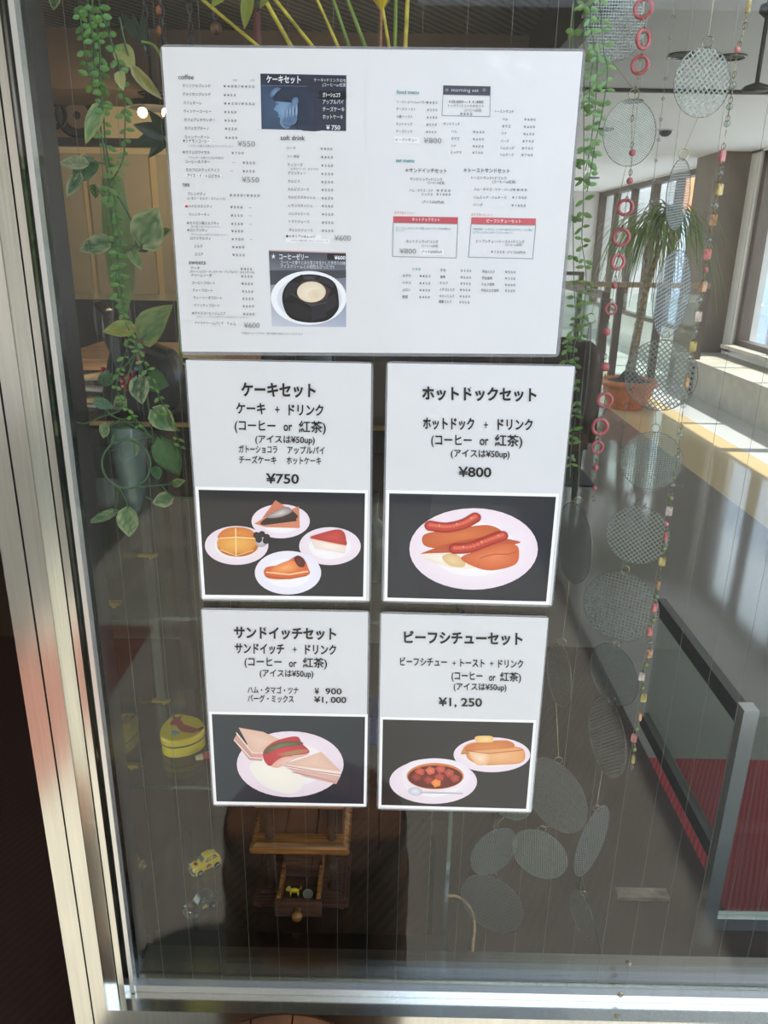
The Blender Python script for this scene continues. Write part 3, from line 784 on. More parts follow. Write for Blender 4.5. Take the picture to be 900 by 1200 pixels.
plate(464, 723, 123, 72, T2); plate(278, 825, 134, 82, T2); plate(672, 828, 130, 80, T2); plate(495, 940, 140, 92, T2, (246, 244, 250), (236, 232, 244))
S2 = lambda *p: q(T2, *p)
# chocolate gateau on a triangular napkin
pr.poly(S2((352, 733), (405, 712), (415, 745)), (226, 150, 118)); pr.poly(S2((442, 634), (385, 712), (500, 672)), (206, 122, 92)); pr.poly(S2((541, 660), (492, 680), (545, 750)), (206, 128, 100)); pr.poly(S2((352, 733), (395, 708), (545, 722), (543, 752), (400, 748)), (214, 134, 104))
pr.blob(S2((388, 720), (480, 664), (515, 680), (530, 712), (395, 738)), (60, 46, 42), (48, 36, 34)); pr.blob(S2((400, 706), (480, 664), (512, 682), (460, 706)), (214, 206, 206), (140, 124, 120)); pr.poly(S2((388, 718), (528, 708), (532, 722), (390, 740)), (46, 34, 32))
# hotcake in quarters with berries
pr.ell(*S2((283, 826))[0], 24, 13, (214, 130, 56), (196, 108, 40)); pr.ell(*S2((280, 790))[0], 22.5, 11.5, (238, 178, 88), (222, 140, 60)); pr.ell(*S2((278, 815))[0], 23, 12, (240, 182, 92), (226, 150, 70)); pr.blob(S2((200, 795), (225, 758), (280, 748), (335, 758), (358, 790), (280, 788)), (230, 146, 70), (214, 122, 52))
pr.line(S2((205, 795), (278, 790), (356, 795)), 1.1, (252, 222, 176)); pr.line(S2((274, 752), (276, 870)), 1.4, (250, 216, 160)); pr.line(S2((205, 842), (278, 868), (350, 845)), .8, (250, 214, 150))
pr.ell(*S2((382, 812))[0], 7, 5.5, (206, 196, 206), (170, 160, 170))
for x, y in ((362, 782), (385, 778), (402, 805), (372, 800), (405, 790)): pr.ell(*S2((x, y))[0], 3.8, 3.8, (50, 46, 52), (24, 22, 28))
# cheesecake
pr.poly(S2((590, 795), (740, 822), (735, 858), (610, 838)), (248, 236, 226), (238, 218, 206)); pr.blob(S2((588, 793), (640, 772), (700, 758), (730, 768), (740, 800), (738, 824), (670, 812)), (206, 76, 70), (178, 54, 50)); pr.line(S2((592, 797), (738, 826)), 1.0, (244, 170, 140))
# apple pie
pr.blob(S2((400, 920), (470, 905), (530, 870), (560, 880), (580, 920), (580, 950), (480, 968), (405, 960)), (236, 132, 70), (214, 96, 48)); pr.blob(S2((430, 920), (500, 890), (540, 905), (520, 935), (440, 945)), (248, 172, 110), (232, 126, 68)); pr.blob(S2((520, 880), (540, 868), (566, 890), (562, 915), (538, 912)), (110, 44, 40), (84, 30, 30)); pr.line(S2((402, 938), (500, 948), (580, 934)), 1.6, (252, 206, 160)); pr.line(S2((402, 955), (500, 966), (575, 952)), 1.2, (196, 84, 40))
pr.done('cake_photo_print', e)

T3 = (440, 410, 3.6)
e, pr, g = setposter('white hot dog set menu with two sausages on a round plate, beside the cake menu',
    [(452.5, 423), (675.5, 427.5), (647.5, 711.5), (447, 706)], [(454.5, 425.5), (673.5, 429.5), (646, 709), (449.3, 704)], T3, [(58, 605), (762, 620), (720, 1062), (50, 1045)],
    [("ホットドックセット", 197, 680, 187, 50, .03), ("ホットドック", 200, 417, 312, 44, .024), ("+", 457, 475, 316, 44, 0), ("ドリンク", 515, 664, 316, 42, .024), ("(コーヒー", 235, 406, 381, 42), ("or", 440, 477, 382, 44, .012), ("紅茶)", 503, 620, 384, 42, .012),
     ("(アイスは¥50up)", 318, 566, 438, 30, .012), ("¥800", 350, 489, 515, 45, .016)], None)
pr.quad(g, [(54, 58, 64), (38, 40, 46), (30, 32, 44), (28, 32, 44)])
pr.poly(q(T3, (60, 612), (240, 615), (180, 1046), (52, 1044)), (40, 44, 54), (34, 38, 48))
plate(414, 840, 271, 172, T3)
S3 = lambda *p: q(T3, *p)
pr.blob(S3((190, 865), (250, 850), (380, 890), (420, 920), (300, 915)), (250, 244, 236), (240, 224, 206))
pr.blob(S3((285, 868), (330, 858), (375, 890), (372, 915), (320, 912), (288, 890)), (236, 206, 160), (222, 186, 130))
pr.blob(S3((200, 785), (260, 765), (400, 745), (480, 740), (530, 765), (500, 800), (330, 835), (215, 830)), (218, 118, 66), (196, 92, 48))
pr.blob(S3((195, 858), (320, 815), (470, 790), (595, 805), (590, 820), (400, 850), (230, 858)), (206, 96, 60), (190, 80, 48))
pr.blob(S3((360, 880), (420, 850), (520, 820), (590, 822), (606, 855), (590, 905), (500, 930), (430, 920)), (232, 132, 84), (208, 98, 54))
pr.line([(p.x, p.y) for p in catmull([(x, y, 0) for x, y in S3((440, 880), (500, 862), (560, 862), (598, 850))], 4)], .9, (178, 80, 44))


def sausage(pts, w):
    c = [(p.x, p.y) for p in catmull([(x, y, 0) for x, y in S3(*pts)], 5)]
    for col, k in (((168, 44, 36), 1), ((196, 64, 50), .72), ((222, 104, 82), .35)):
        for x, y in c: pr.ell(x, y - (1 - k) * w * .25, w * k, w * k * .85, col, n=16)
    for x, y in c[3::5]: pr.ell(x, y - w * .3, w * .32, w * .22, (240, 168, 128), (214, 96, 74), n=12)


sausage(((232, 742), (300, 750), (370, 735), (420, 708)), 7.2)
sausage(((335, 840), (400, 835), (480, 805), (535, 785)), 7.0)
pr.done('hot_dog_photo_print', e)

T4 = (220, 700, 4.09)
e, pr, g = setposter('white sandwich set menu with a plate of triangle sandwiches, under the cake menu',
    [(234.5, 712), (433.5, 715.5), (430.5, 946.5), (249, 944.5)], [(236.5, 714.5), (431.3, 717.3), (428.7, 944.8), (250.5, 942.8)], T4, [(115, 560), (850, 573), (843, 990), (138, 978)],
    [("サンドイッチセット", 222, 712, 173, 50, .03), ("サンドイッチ", 226, 462, 247, 44, .024), ("+", 504, 522, 250, 44, 0), ("ドリンク", 562, 712, 252, 42, .024), ("(コーヒー", 272, 450, 310, 40), ("or", 485, 522, 315, 42, .012), ("紅茶)", 551, 668, 315, 40, .012),
     ("(アイスは¥50up)", 345, 602, 365, 32, .012), ("ハム・タマゴ・ツナ", 287, 531, 446, 30, .012), ("¥", 608, 630, 450, 32, .012), ("900", 660, 738, 450, 32, .012), ("バーグ・ミックス", 287, 508, 487, 30, .012), ("¥1, 000", 605, 760, 491, 32, .012)], None)
pr.quad(g, [(38, 50, 58), (30, 42, 50), (14, 32, 50), (24, 40, 54)])
plate(491, 800, 256, 158, T4)
S4 = lambda *p: q(T4, *p)
pr.blob(S4((300, 800), (450, 790), (560, 870), (500, 940), (360, 900)), (250, 246, 232), (246, 240, 232))
pr.poly(S4((220, 682), (238, 650), (310, 740), (362, 770), (355, 785), (295, 780)), (206, 160, 148)); pr.poly(S4((244, 624), (362, 645), (460, 690), (360, 745), (310, 748)), (238, 204, 186), (226, 186, 166))
pr.line(S4((232, 648), (308, 745), (360, 750)), 1.0, (252, 236, 226)); pr.line(S4((222, 684), (300, 768), (358, 772)), 1.0, (250, 230, 220)); pr.poly(S4((300, 750), (362, 748), (360, 765), (318, 768)), (226, 160, 160))
pr.blob(S4((362, 740), (400, 700), (460, 676), (525, 668), (548, 700), (582, 745), (480, 765), (402, 808), (368, 785)), (206, 74, 80), (190, 56, 66))
pr.blob(S4((370, 730), (420, 700), (480, 690), (540, 692), (545, 706), (440, 722), (375, 752)), (126, 128, 92), (92, 84, 66)); pr.blob(S4((430, 755), (480, 738), (560, 728), (575, 742), (480, 760)), (156, 150, 98), (196, 110, 90)); pr.blob(S4((402, 808), (450, 768), (520, 760), (585, 752), (500, 780), (440, 815)), (242, 206, 190), (228, 170, 156))
pr.poly(S4((455, 800), (560, 768), (640, 740), (735, 835), (640, 828)), (240, 206, 186), (230, 190, 170)); pr.poly(S4((455, 800), (735, 835), (732, 858), (600, 840)), (250, 232, 222)); pr.poly(S4((470, 815), (732, 858), (712, 895), (560, 860)), (232, 196, 182), (220, 178, 168)); pr.line(S4((460, 806), (600, 832), (732, 850)), 1.0, (196, 130, 130)); pr.line(S4((500, 838), (620, 862), (712, 888)), 1.0, (206, 140, 140))
pr.done('sandwich_photo_print', e)

T5 = (430, 700, 3.913)
e, pr, g = setposter('white beef stew set menu with a bowl and toast, under the hot dog menu',
    [(445, 716.5), (644, 722), (623.5, 953), (441.5, 949)], [(446.8, 719), (642.3, 724), (622, 951.3), (443.3, 947.2)], T5, [(73, 560), (764, 575), (730, 970), (66, 952)],
    [("ビーフシチューセット", 170, 714, 188, 50, .03), ("ビーフシチュー", 152, 367, 297, 34, .016), ("+", 392, 408, 302, 34, 0), ("トースト", 428, 540, 302, 34, .016), ("+", 565, 580, 304, 34, 0), ("ドリンク", 602, 717, 306, 34, .016), ("(コーヒー", 388, 530, 361, 36), ("or", 560, 590, 366, 38, .012), ("紅茶)", 610, 707, 366, 36, .012),
     ("(アイスは¥50up)", 398, 640, 411, 30, .012), ("¥1, 250", 328, 528, 480, 42, .016)], None)
pr.quad(g, [(36, 37, 40), (42, 42, 44), (36, 36, 40), (26, 27, 32)])
S5 = lambda *p: q(T5, *p)
plate(573, 722, 176, 80, T5); plate(304, 845, 201, 102, T5)
pr.blob(S5((430, 720), (450, 680), (500, 664), (640, 655), (672, 680), (720, 700), (715, 755), (620, 768), (520, 768), (462, 740), (450, 700)), (236, 176, 126), (222, 146, 92))
pr.blob(S5((448, 690), (500, 668), (650, 660), (670, 690), (560, 712), (470, 705)), (222, 142, 84), (206, 120, 66)); pr.poly(S5((465, 705), (670, 690), (720, 702), (715, 755), (600, 768), (490, 760)), (240, 186, 136), (228, 160, 106))
pr.blob(S5((470, 708), (560, 715), (550, 765), (500, 765)), (250, 226, 196), (236, 180, 130)); pr.line(S5((450, 702), (560, 716), (718, 700)), 1.0, (190, 104, 54)); pr.blob(S5((500, 638), (570, 636), (580, 655), (570, 665), (505, 664)), (248, 214, 150), (238, 190, 120))
pr.blob(S5((160, 800), (200, 755), (310, 738), (420, 755), (470, 800), (450, 860), (310, 892), (185, 868)), (252, 248, 250), (240, 230, 238))
pr.ell(*S5((313, 820))[0], 33.5, 15.5, (170, 70, 36), (216, 130, 70)); pr.ell(*S5((313, 824))[0], 32, 13.6, (120, 36, 26), (96, 26, 22))
for x, y, c in ((240, 800, (190, 74, 54)), (288, 795, (206, 96, 70)), (335, 788, (186, 72, 60)), (375, 805, (176, 66, 52)), (330, 825, (170, 56, 44)), (280, 838, (150, 44, 44)), (400, 830, (160, 56, 46)), (225, 825, (140, 40, 36)), (315, 852, (232, 130, 56))):
    pr.poly(S5((x - 22, y - 3), (x - 2, y - 20), (x + 24, y - 10), (x + 22, y + 12), (x - 4, y + 20)), tuple(min(255, v + 26) for v in c), c)
pr.ell(*S5((222, 890))[0], 8.5, 5, (236, 236, 244), (200, 196, 210), rot=.1); pr.line(S5((245, 893), (440, 899)), 1.6, (206, 200, 210)); pr.line(S5((245, 896), (440, 901)), .5, (150, 144, 156))
pr.done('beef_stew_photo_print', e)


# ------------------------------------------------------------------ display case of glass behind the pane
C0, C1 = 1.0, 1.281                         # front and back edge of the shelves
H_TOP, H_UP, H_MID, H_LOW = 1.45 - .2256, 1.45 - .5145, 1.45 - .811, 1.45 - 1.11
cxl = -.397
cxr = P(524, 960, 1.02).x
case = thing('display_case', 'glass display case with clear shelves standing behind the wired pane', 'display case', (0, C0, 0))
obj('side_panel', bx(cxl - .006, cxl, C0 - .004, C1, .30, H_TOP), M['shelf'], case)
obj('side_panel', bx(cxr, cxr + .006, C0 - .004, C1, .30, H_TOP), M['shelf'], case)
for nm, x in (('edge_strip', cxl - .0062), ('edge_strip', cxr - .0002)):
    obj(nm, bx(x, x + .0064, C0 - .0055, C0 - .004, .30, H_TOP), M['shelf_edge'], case)
obj('top_board', bx(cxl - .01, cxr + .01, C0 - .005, C1 + .3, H_TOP - .012, H_TOP), mat('case_top', (44, 36, 34), .35), case)
obj('top_trim', bx(cxl - .01, cxr + .01, C0 - .0075, C0 - .005, H_TOP - .006, H_TOP), M['wood_l'], case)
for nm, h in (('upper_shelf', H_UP), ('middle_shelf', H_MID), ('lower_shelf', H_LOW)):
    sh = obj(nm, bx(cxl + .0005, cxr - .0005, C0, C1, h - .006, h), M['shelf'], case)
    obj('shelf_edge', bx(cxl + .0005, cxr - .0005, C0 - .0006, C0, h - .006, h), M['shelf_edge'], sh)
    if nm != 'lower_shelf':
        for sx, x in ((-1, cxl - .006), (-1, cxr)):
            for y in (C0 + .06, C1 - .03):
                bm = NB(); box(bm, min(x, x + sx * .034), max(x, x + sx * .034), y - .004, y + .004, h - .012, h - .0065)
                lathe(bm, [(.004, 0), (.004, .004)], (x + sx * .012, y, h - .016), 10)
                obj('shelf_bracket', bm, M['brass'], case)
obj('leg', bx(cxl - .006, cxl + .004, C1 - .01, C1, 0, .30), M['steel_dark'], case)
obj('leg', bx(cxr - .004, cxr + .006, C1 - .01, C1, 0, .30), M['steel_dark'], case)
obj('leg', bx(cxl - .006, cxl + .004, C0, C0 + .01, 0, .30), M['steel_dark'], case)
obj('leg', bx(cxr - .004, cxr + .006, C0, C0 + .01, 0, .30), M['steel_dark'], case)

# heart tin
def heart_tin():
    c = Z(213.5, 873, H_MID); e = thing('heart_tin', 'yellow heart shaped tin with a red animal print on the middle glass shelf', 'tin', (c.x, c.y, H_MID))
    pts = [(-.034, .03), (-.012, .037), (.012, .036), (.033, .020), (.037, 0), (.027, -.020), (.008, -.034), (-.008, -.035), (-.022, -.026), (-.034, -.004)]
    pts = [(p.x, p.y) for p in catmull([(x, y, 0) for x, y in pts], 6, True)]
    a = -.35
    pts = [(x * math.cos(a) - y * math.sin(a), x * math.sin(a) + y * math.cos(a)) for x, y in pts]
    def ext(z0, z1, k, tk=None):
        bm = NB(); lev = [(z0, k), (z1 - .003, k), (z1, (tk or k) - .05)]
        rr = [[bm.verts.new((c.x + x * s, c.y + y * s, H_MID + z)) for x, y in pts] for z, s in lev]
        for A_, B_ in zip(rr, rr[1:]):
            for i in range(len(pts)): bm.faces.new((A_[i], A_[(i + 1) % len(pts)], B_[(i + 1) % len(pts)], B_[i]))
        bm.faces.new(rr[-1]); bm.faces.new(rr[0][::-1]); return bm
    obj('tin_body', ext(0, .020, 1), M['yellow'], e)
    obj('rim_line', ext(.0195, .0215, 1.025), M['brown_line'], e)
    lid = obj('lid', ext(.0215, .033, 1.03), M['yellow'], e)
    def deco(nm, pp, m):
        bm = NB(); bm.faces.new([bm.verts.new((v.x, v.y, H_MID + .0336)) for v in [Z(x, y, H_MID + .0336) for x, y in pp]]); obj(nm, bm, m, lid)
    deco('animal_print', [(p.x, p.y) for p in catmull([(x, y, 0) for x, y in ((203, 843), (209, 840), (213, 845), (217, 849), (226, 852), (232, 855), (228, 859), (218, 858), (211, 856), (206, 850), (199, 849))], 4, True)], M['red_print'])
    deco('tail_print', [(231, 854), (238, 851), (239.5, 853), (233, 857.5)], M['red_print'])
    deco('ear_print', [(202, 843), (203, 836.5), (206, 841)], M['brown_line']); deco('ear_print', [(209, 841), (214, 838), (211, 843)], M['brown_line'])
    deco('blue_spot_print', [(p.x, p.y) for p in catmull([(x, y, 0) for x, y in ((201, 857), (206, 856), (210, 859), (204, 861))], 4, True)], M['blue_print'])


heart_tin()
c = Z(239, 890, H_MID)
e = thing('toy_crayon', 'small red and cream stub lying beside the heart tin on the shelf', 'toy', c)
obj('stub_body', tube(NB(), [(c.x - .002, c.y, H_MID + .006), (c.x + .04, c.y + .02, H_MID + .006)], .006, 10), M['red_print'], e, smooth=False)
obj('stub_tip', tube(NB(), [(c.x - .012, c.y - .005, H_MID + .006), (c.x - .002, c.y, H_MID + .006)], .004, 10, .0058), M['cream'], e)
c = Z(440, 872, H_MID)
e = thing('blue_tin', 'dark blue round tin on the middle shelf, glimpsed between the lower menus', 'tin', (c.x, c.y + .03, H_MID))
obj('tin_body', lathe(NB(), [(0, 0), (.032, 0), (.033, .004), (.033, .04), (0, .04)], (c.x, c.y + .03, H_MID)), M['blue_enamel'], e, smooth=False)
obj('lid', lathe(NB(), [(.034, .040), (.034, .052), (.031, .055), (0, .056)], (c.x, c.y + .03, H_MID)), M['blue_enamel'], e)
e = thing('black_bottle', 'black round shouldered bottle on the upper shelf, glimpsed between the menus', 'bottle', (c.x - .03, 1.16, H_UP))
obj('bottle_body', lathe(NB(), [(0, 0), (.034, 0), (.036, .004), (.036, .06), (.03, .085), (.014, .1), (.012, .13), (0, .13)], (c.x - .015, 1.16, H_UP)), M['cat'], e, smooth=True)
obj('cap', lathe(NB(), [(.014, .128), (.014, .145), (0, .146)], (c.x - .015, 1.16, H_UP)), M['dark'], e)


# toy cars on the lower shelf
def toy_car(name, label, px, py, yaw, body_m, trim_m, print_m):
    c = Z(px, py, H_LOW); L = .058
    e = thing(name, label, 'toy car', (c.x, c.y, H_LOW), 'toy cars on the lower glass shelf')
    T = Matrix.Translation((c.x, c.y, H_LOW)) @ Matrix.Rotation(yaw, 4, 'Z')
    def fin(bm): bmesh.ops.transform(bm, matrix=T, verts=bm.verts[:]); return bm
    # body: sections along X (front at +X): x, half width, bottom, top
    def loft(sec, wtop=.8):
        bm = NB(); R_ = []
        for x, w, zb, zt in sec:
            ring = [(x, -w, zb), (x, -w, zb + (zt - zb) * .55), (x, -w * wtop, zt - .0012), (x, -w * wtop * .6, zt), (x, w * wtop * .6, zt), (x, w * wtop, zt - .0012), (x, w, zb + (zt - zb) * .55), (x, w, zb)]
            R_.append([bm.verts.new(p) for p in ring])
        for A_, B_ in zip(R_, R_[1:]):
            for i in range(8): bm.faces.new((A_[i], A_[(i + 1) % 8], B_[(i + 1) % 8], B_[i]))
        bm.faces.new(R_[0]); bm.faces.new(R_[-1][::-1]); return bm
    obj('car_body', fin(loft([(-.029, .007, .007, .012), (-.027, .010, .005, .017), (-.018, .0115, .004, .019), (0, .0115, .004, .019), (.010, .0105, .004, .019), (.020, .008, .004, .017), (.026, .006, .005, .014), (.0275, .005, .006, .011)])), body_m, e, smooth=False)
    roof = obj('roof', fin(loft([(-.026, .0085, .017, .0185), (-.021, .0098, .017, .026), (-.010, .010, .018, .0305), (.002, .0098, .018, .030), (.0105, .0095, .0175, .0195)], .82)), body_m, e)
    bm = NB()
    for sgn in (1, -1):
        for x0, x1, x2, x3 in ((-.0195, -.0105, -.011, -.0175), (-.009, .0045, .0005, -.009)):
            vs = [bm.verts.new((x, sgn * y, z)) for x, y, z in ((x0, .0101, .0205), (x1, .0103, .0205), (x2, .0093, .0275), (x3, .0093, .0272))]; bm.faces.new(vs)
    vs = [bm.verts.new(p) for p in ((.0102, -.0078, .0208), (.0102, .0078, .0208), (.0047, .0072, .0282), (.0047, -.0072, .0282))]; bm.faces.new(vs)
    obj('window_glazing', fin(bm), M['window_car'], roof)
    for sx in (1, -1):
        for x in (.017, -.017):
            fb = NB(); n = 10
            prof = [(x + .0085 * math.cos(PI * i / n), .003 + .0105 * math.sin(PI * i / n)) for i in range(n + 1)]
            a_ = [fb.verts.new((u, sx * .0075, w)) for u, w in prof]; b_ = [fb.verts.new((u, sx * .0135, w)) for u, w in prof]; c_ = [fb.verts.new((u * .35 + x * .65, sx * .0145, w * .5 + .003)) for u, w in prof]
            for i in range(n): fb.faces.new((a_[i], a_[i + 1], b_[i + 1], b_[i]))
            for i in range(n): fb.faces.new((b_[i], b_[i + 1], c_[i + 1], c_[i]))
            obj('fender', fin(fb), body_m, e)
            w = obj('wheel', fin(lathe(NB(), [(.0035, -.0018), (.0058, -.0018), (.006, 0), (.0058, .0018), (.0035, .0018)], (x, sx * .0135, .006), 16, Matrix.Rotation(PI / 2, 3, 'X'))), M['tyre'], e)
            obj('hub_cap', fin(lathe(NB(), [(0, -.0024), (.003, -.002), (.0036, 0), (.003, .002), (0, .0024)], (x, sx * .0135, .006), 12, Matrix.Rotation(PI / 2, 3, 'X'))), M['chrome'], w)
        obj('headlight', fin(sphere(NB(), (.0255, sx * .009, .0145), .0026)), M['chrome'], e, smooth=True)
    obj('front_bumper', fin(tube(NB(), [(.027, -.013, .005), (.0305, -.006, .005), (.0305, .006, .005), (.027, .013, .005)], .0012, 6)), M['chrome'], e)
    obj('rear_bumper', fin(tube(NB(), [(-.027, -.011, .006), (-.0305, 0, .006), (-.027, .011, .006)], .0012, 6)), M['chrome'], e)
    bm = NB(); box(bm, .0272, .0285, -.0035, .0035, .007, .0125); obj('radiator', fin(bm), M['chrome'], e)
    bm = NB()
    for (x, y, z) in ((.019, .0, .0178),):
        for k in range(5):
            a = k * 2 * PI / 5; vs = [bm.verts.new((x + .0016 * math.cos(a) + .0022 * math.cos(t), y + .0022 * math.sin(a) + .0022 * math.sin(t), z + .0006)) for t in (2 * PI * i / 8 for i in range(8))]; bm.faces.new(vs)
    for sgn in (1, -1):
        vs = [bm.verts.new((x, sgn * .01165, z)) for x, z in ((-.006, .008), (.003, .008), (.004, .012), (-.001, .016), (-.006, .013))]; bm.faces.new(vs)
    obj('flower_print', fin(bm), print_m, e)


toy_car('toy_car', 'yellow toy car with red flower print on the lower glass shelf', 241, 1016, -2.45, M['yellow_car'], M['chrome'], M['red_print'])
toy_car('toy_car', 'black toy car with gold print in front of the yellow one', 236, 1064, -2.40, M['black_car'], M['chrome'], M['gold_print'])

# ------------------------------------------------------------------ wooden mill with open drawer, on the lower shelf
ml = Z(297, 1062, H_LOW); mr = Z(408, 1067, H_LOW)
mx_, my_ = (ml.x + mr.x) / 2, min(ml.y, mr.y); MW = (mr.x - ml.x)
mill = thing('coffee_mill', 'old wooden mill with turned columns and an open drawer on the lower glass shelf', 'coffee mill', (mx_, my_, H_LOW))
def mbx(x0, x1, y0, y1, z0, z1): return bx(mx_ + x0, mx_ + x1, my_ + y0, my_ + y1, H_LOW + z0, H_LOW + z1)
hw = MW / 2
bm = mbx(-hw, hw, 0, .13, .004, .012); box(bm, mx_ - hw + .006, mx_ + hw - .006, my_ + .006, my_ + .124, H_LOW + .012, H_LOW + .02); box(bm, mx_ - hw + .013, mx_ + hw - .013, my_ + .013, my_ + .117, H_LOW + .02, H_LOW + .026)
obj('base_plinth', bm, M['wood_d'], mill, bevel=.0015)
bm = NB()
for sx in (-1, 1):
    for y in (.008, .122): obj('foot', lathe(NB(), [(0, 0), (.006, 0), (.007, .004)], (mx_ + sx * (hw - .012), my_ + y, H_LOW), 10), M['wood_d'], mill)
ZT_ = .118
for sx in (-1, 1):
    for y in (.03, .105):
        obj('column', lathe(NB(), [(0, .026), (.009, .026), (.009, .03), (.006, .033), (.005, .045), (.0075, .058), (.0055, .066), (.0085, .069), (.0085, .072), (.0055, .075), (.0075, .088), (.006, .106), (.009, .112), (.009, ZT_), (0, ZT_)], (mx_ + sx * (hw - .03), my_ + y, H_LOW), 16), M['wood_dd'], mill, smooth=True)
obj('drawer_case', mbx(-.034, .034, .045, .117, .026, .116), M['wood_d'], mill)
tl = P(293, 985, my_ + .0).x; tr_ = P(410, 985, my_).x
tb = NB()
tw = hw * .97
for (z0_, z1_, k0, k1) in ((ZT_, ZT_ + .004, .97, 1.03), (ZT_ + .004, ZT_ + .012, 1.05, 1.05), (ZT_ + .012, ZT_ + .018, 1.02, .92)):
    v = box(tb, mx_ - tw * k0, mx_ + tw * k0, my_ + .008 - .004 * k0, my_ + .122 + .004 * k0, H_LOW + z0_, H_LOW + z1_)
    for i in (4, 5, 6, 7):
        v[i].co.x = mx_ + (v[i].co.x - mx_) * k1 / k0; v[i].co.y = my_ + .065 + (v[i].co.y - my_ - .065) * k1 / k0
obj('top_board', tb, M['wood_b'], mill)
for sx in (-1, 1):
    for y in (.0245,):
        obj('upper_column', lathe(NB(), [(0, .136), (.008, .136), (.008, .14), (.005, .143), (.008, .152), (.005, .162), (.006, .185), (.008, .205), (0, .206)], (mx_ + sx * (hw - .03), my_ + y, H_LOW), 16), M['wood_dd'], mill, smooth=True)
obj('upper_body', mbx(-hw + .012, hw - .012, .034, .118, .136, .206), M['wood_dd'], mill)
obj('cap_board', mbx(-hw * .9, hw * .9, .012, .118, .206, .218), M['wood_b'], mill, bevel=.002)
# drawer pulled out to the front
dz0 = .026
dw = .036
drw = obj('drawer', mbx(-dw, dw, -.030, .045, dz0, dz0 + .003), M['wood_d'], mill)
obj('drawer_side', mbx(-dw, -dw + .005, -.026, .1, dz0 + .003, dz0 + .030), M['wood_b'], drw)
obj('drawer_side', mbx(dw - .005, dw, -.026, .1, dz0 + .003, dz0 + .030), M['wood_b'], drw)
obj('drawer_front', mbx(-dw - .004, dw + .004, -.034, -.026, dz0 - .006, dz0 + .026), M['wood_d'], drw)
kn = lathe(NB(), [(0, 0), (.005, 0), (.004, .006), (.007, .010), (.0095, .014), (.008, .019), (0, .021)], (mx_, my_ - .034, H_LOW + dz0 + .010), 16, Matrix.Rotation(PI / 2, 3, 'X'))
obj('drawer_knob', kn, M['wood_b'], drw, smooth=True)
# two small things in the drawer
p = Z(349, 1050, H_LOW + dz0 + .003)
lion = thing('toy_lion', 'tiny golden yellow lion figure in the open drawer', 'toy', (p.x - .006, my_ - .004, H_LOW + dz0 + .003))
lx, ly, lz = p.x - .006, my_ + .003, H_LOW + dz0 + .003
bm = NB(); sphere(bm, (lx, ly, lz + .011), .0042, 2.1, 1, 1.0)
for sx in (-1, 1):
    for sy in (-1, 1): tube(bm, [(lx + sx * .006, ly + sy * .0025, lz + .010), (lx + sx * .007, ly + sy * .0026, lz)], .0015, 6)
tube(bm, [(lx + .009, ly, lz + .013), (lx + .0125, ly, lz + .017), (lx + .012, ly, lz + .020)], .0008, 5)
obj('lion_body', bm, M['yellow_car'], lion, smooth=True)
bm = NB(); sphere(bm, (lx - .0095, ly - .001, lz + .0155), .0046, .8, 1, 1.05)
obj('mane', bm, M['gold_print'], lion, smooth=True)
bm = NB(); sphere(bm, (lx - .0118, ly - .002, lz + .0155), .0030); obj('lion_head', bm, M['yellow_car'], lion, smooth=True)
e = thing('coin', 'dull silver round coin leaning in the open drawer', 'coin', (p.x + .014, my_, H_LOW + dz0 + .003))
obj('coin_disc', lathe(NB(), [(0, -.001), (.0085, -.001), (.009, -.0006), (.009, .0006), (.0085, .001), (.007, .0006), (0, .0006)], (mx_ + .014, my_ - .003, H_LOW + dz0 + .0125), 28, Matrix.Rotation(PI / 2.5, 3, 'X')), M['coin'], e)

# ------------------------------------------------------------------ barrel under the lower shelf and the one before the window
def barrel(name, label, cx_, cy_, zb, zt, r, bulge, mw, mr_, recess, stave_gap=.05, lid_m=None):
    e = thing(name, label, 'barrel', (cx_, cy_, zb)); h = zt - zb; n = 24
    prof = [(r + bulge * math.sin(PI * i / n), zb + h * i / n) for i in range(n + 1)]
    ob = obj('staves', lathe(NB(), prof, (cx_, cy_, 0), 48), mw, e, smooth=True)
    obj('chime_rim', lathe(NB(), [(r, zt - .0), (r, zt + .002), (r - .013, zt + .002), (r - .014, zt - recess)] if recess > .005 else [(r - .001, zt - .035), (r + .0025, zt - .035), (r + .0025, zt - .004), (r - .001, zt - .004)], (cx_, cy_, 0), 48), mr_, e)
    for k in (.06, .28, .72, .93):
        rr = r + bulge * math.sin(PI * k)
        obj('hoop', lathe(NB(), [(rr - .001, zb + h * (k - .03)), (rr + .003, zb + h * (k - .03)), (rr + .003, zb + h * (k + .03)), (rr - .001, zb + h * (k + .03))], (cx_, cy_, 0), 48), mr_, e)
    lm = lid_m or mw; R0 = r - (.014 if recess > .005 else .003)
    x = -R0
    while x < R0 - .004:
        x1 = min(x + stave_gap, R0); a = x + .0012; b = x1 - .0012
        bm = NB(); N = 10
        top = []; bot = []
        for i in range(N + 1):
            u = a + (b - a) * i / N; yy = math.sqrt(max(0, R0 * R0 - u * u)); top.append((u, yy)); bot.append((u, -yy))
        ring = top + bot[::-1]
        f = [bm.verts.new((cx_ + u, cy_ + v, zt - recess)) for u, v in ring]; g = [bm.verts.new((cx_ + u, cy_ + v, zt - recess - .015)) for u, v in ring]
        bm.faces.new(f); bm.faces.new(g[::-1])
        for i in range(len(ring)): bm.faces.new((f[i], g[i], g[(i + 1) % len(ring)], f[(i + 1) % len(ring)]))
        obj('lid_plank', bm, lm, e); x = x1
    return e


fb = Vector((-.122, .605, .452))
barrel('barrel', 'brown plank topped barrel in front of the window, at the bottom edge', fb.x, fb.y, 0, fb.z, .165, .012, M['barrel2'], M['barrel_rim'], .0, .056, M['barrel2'])

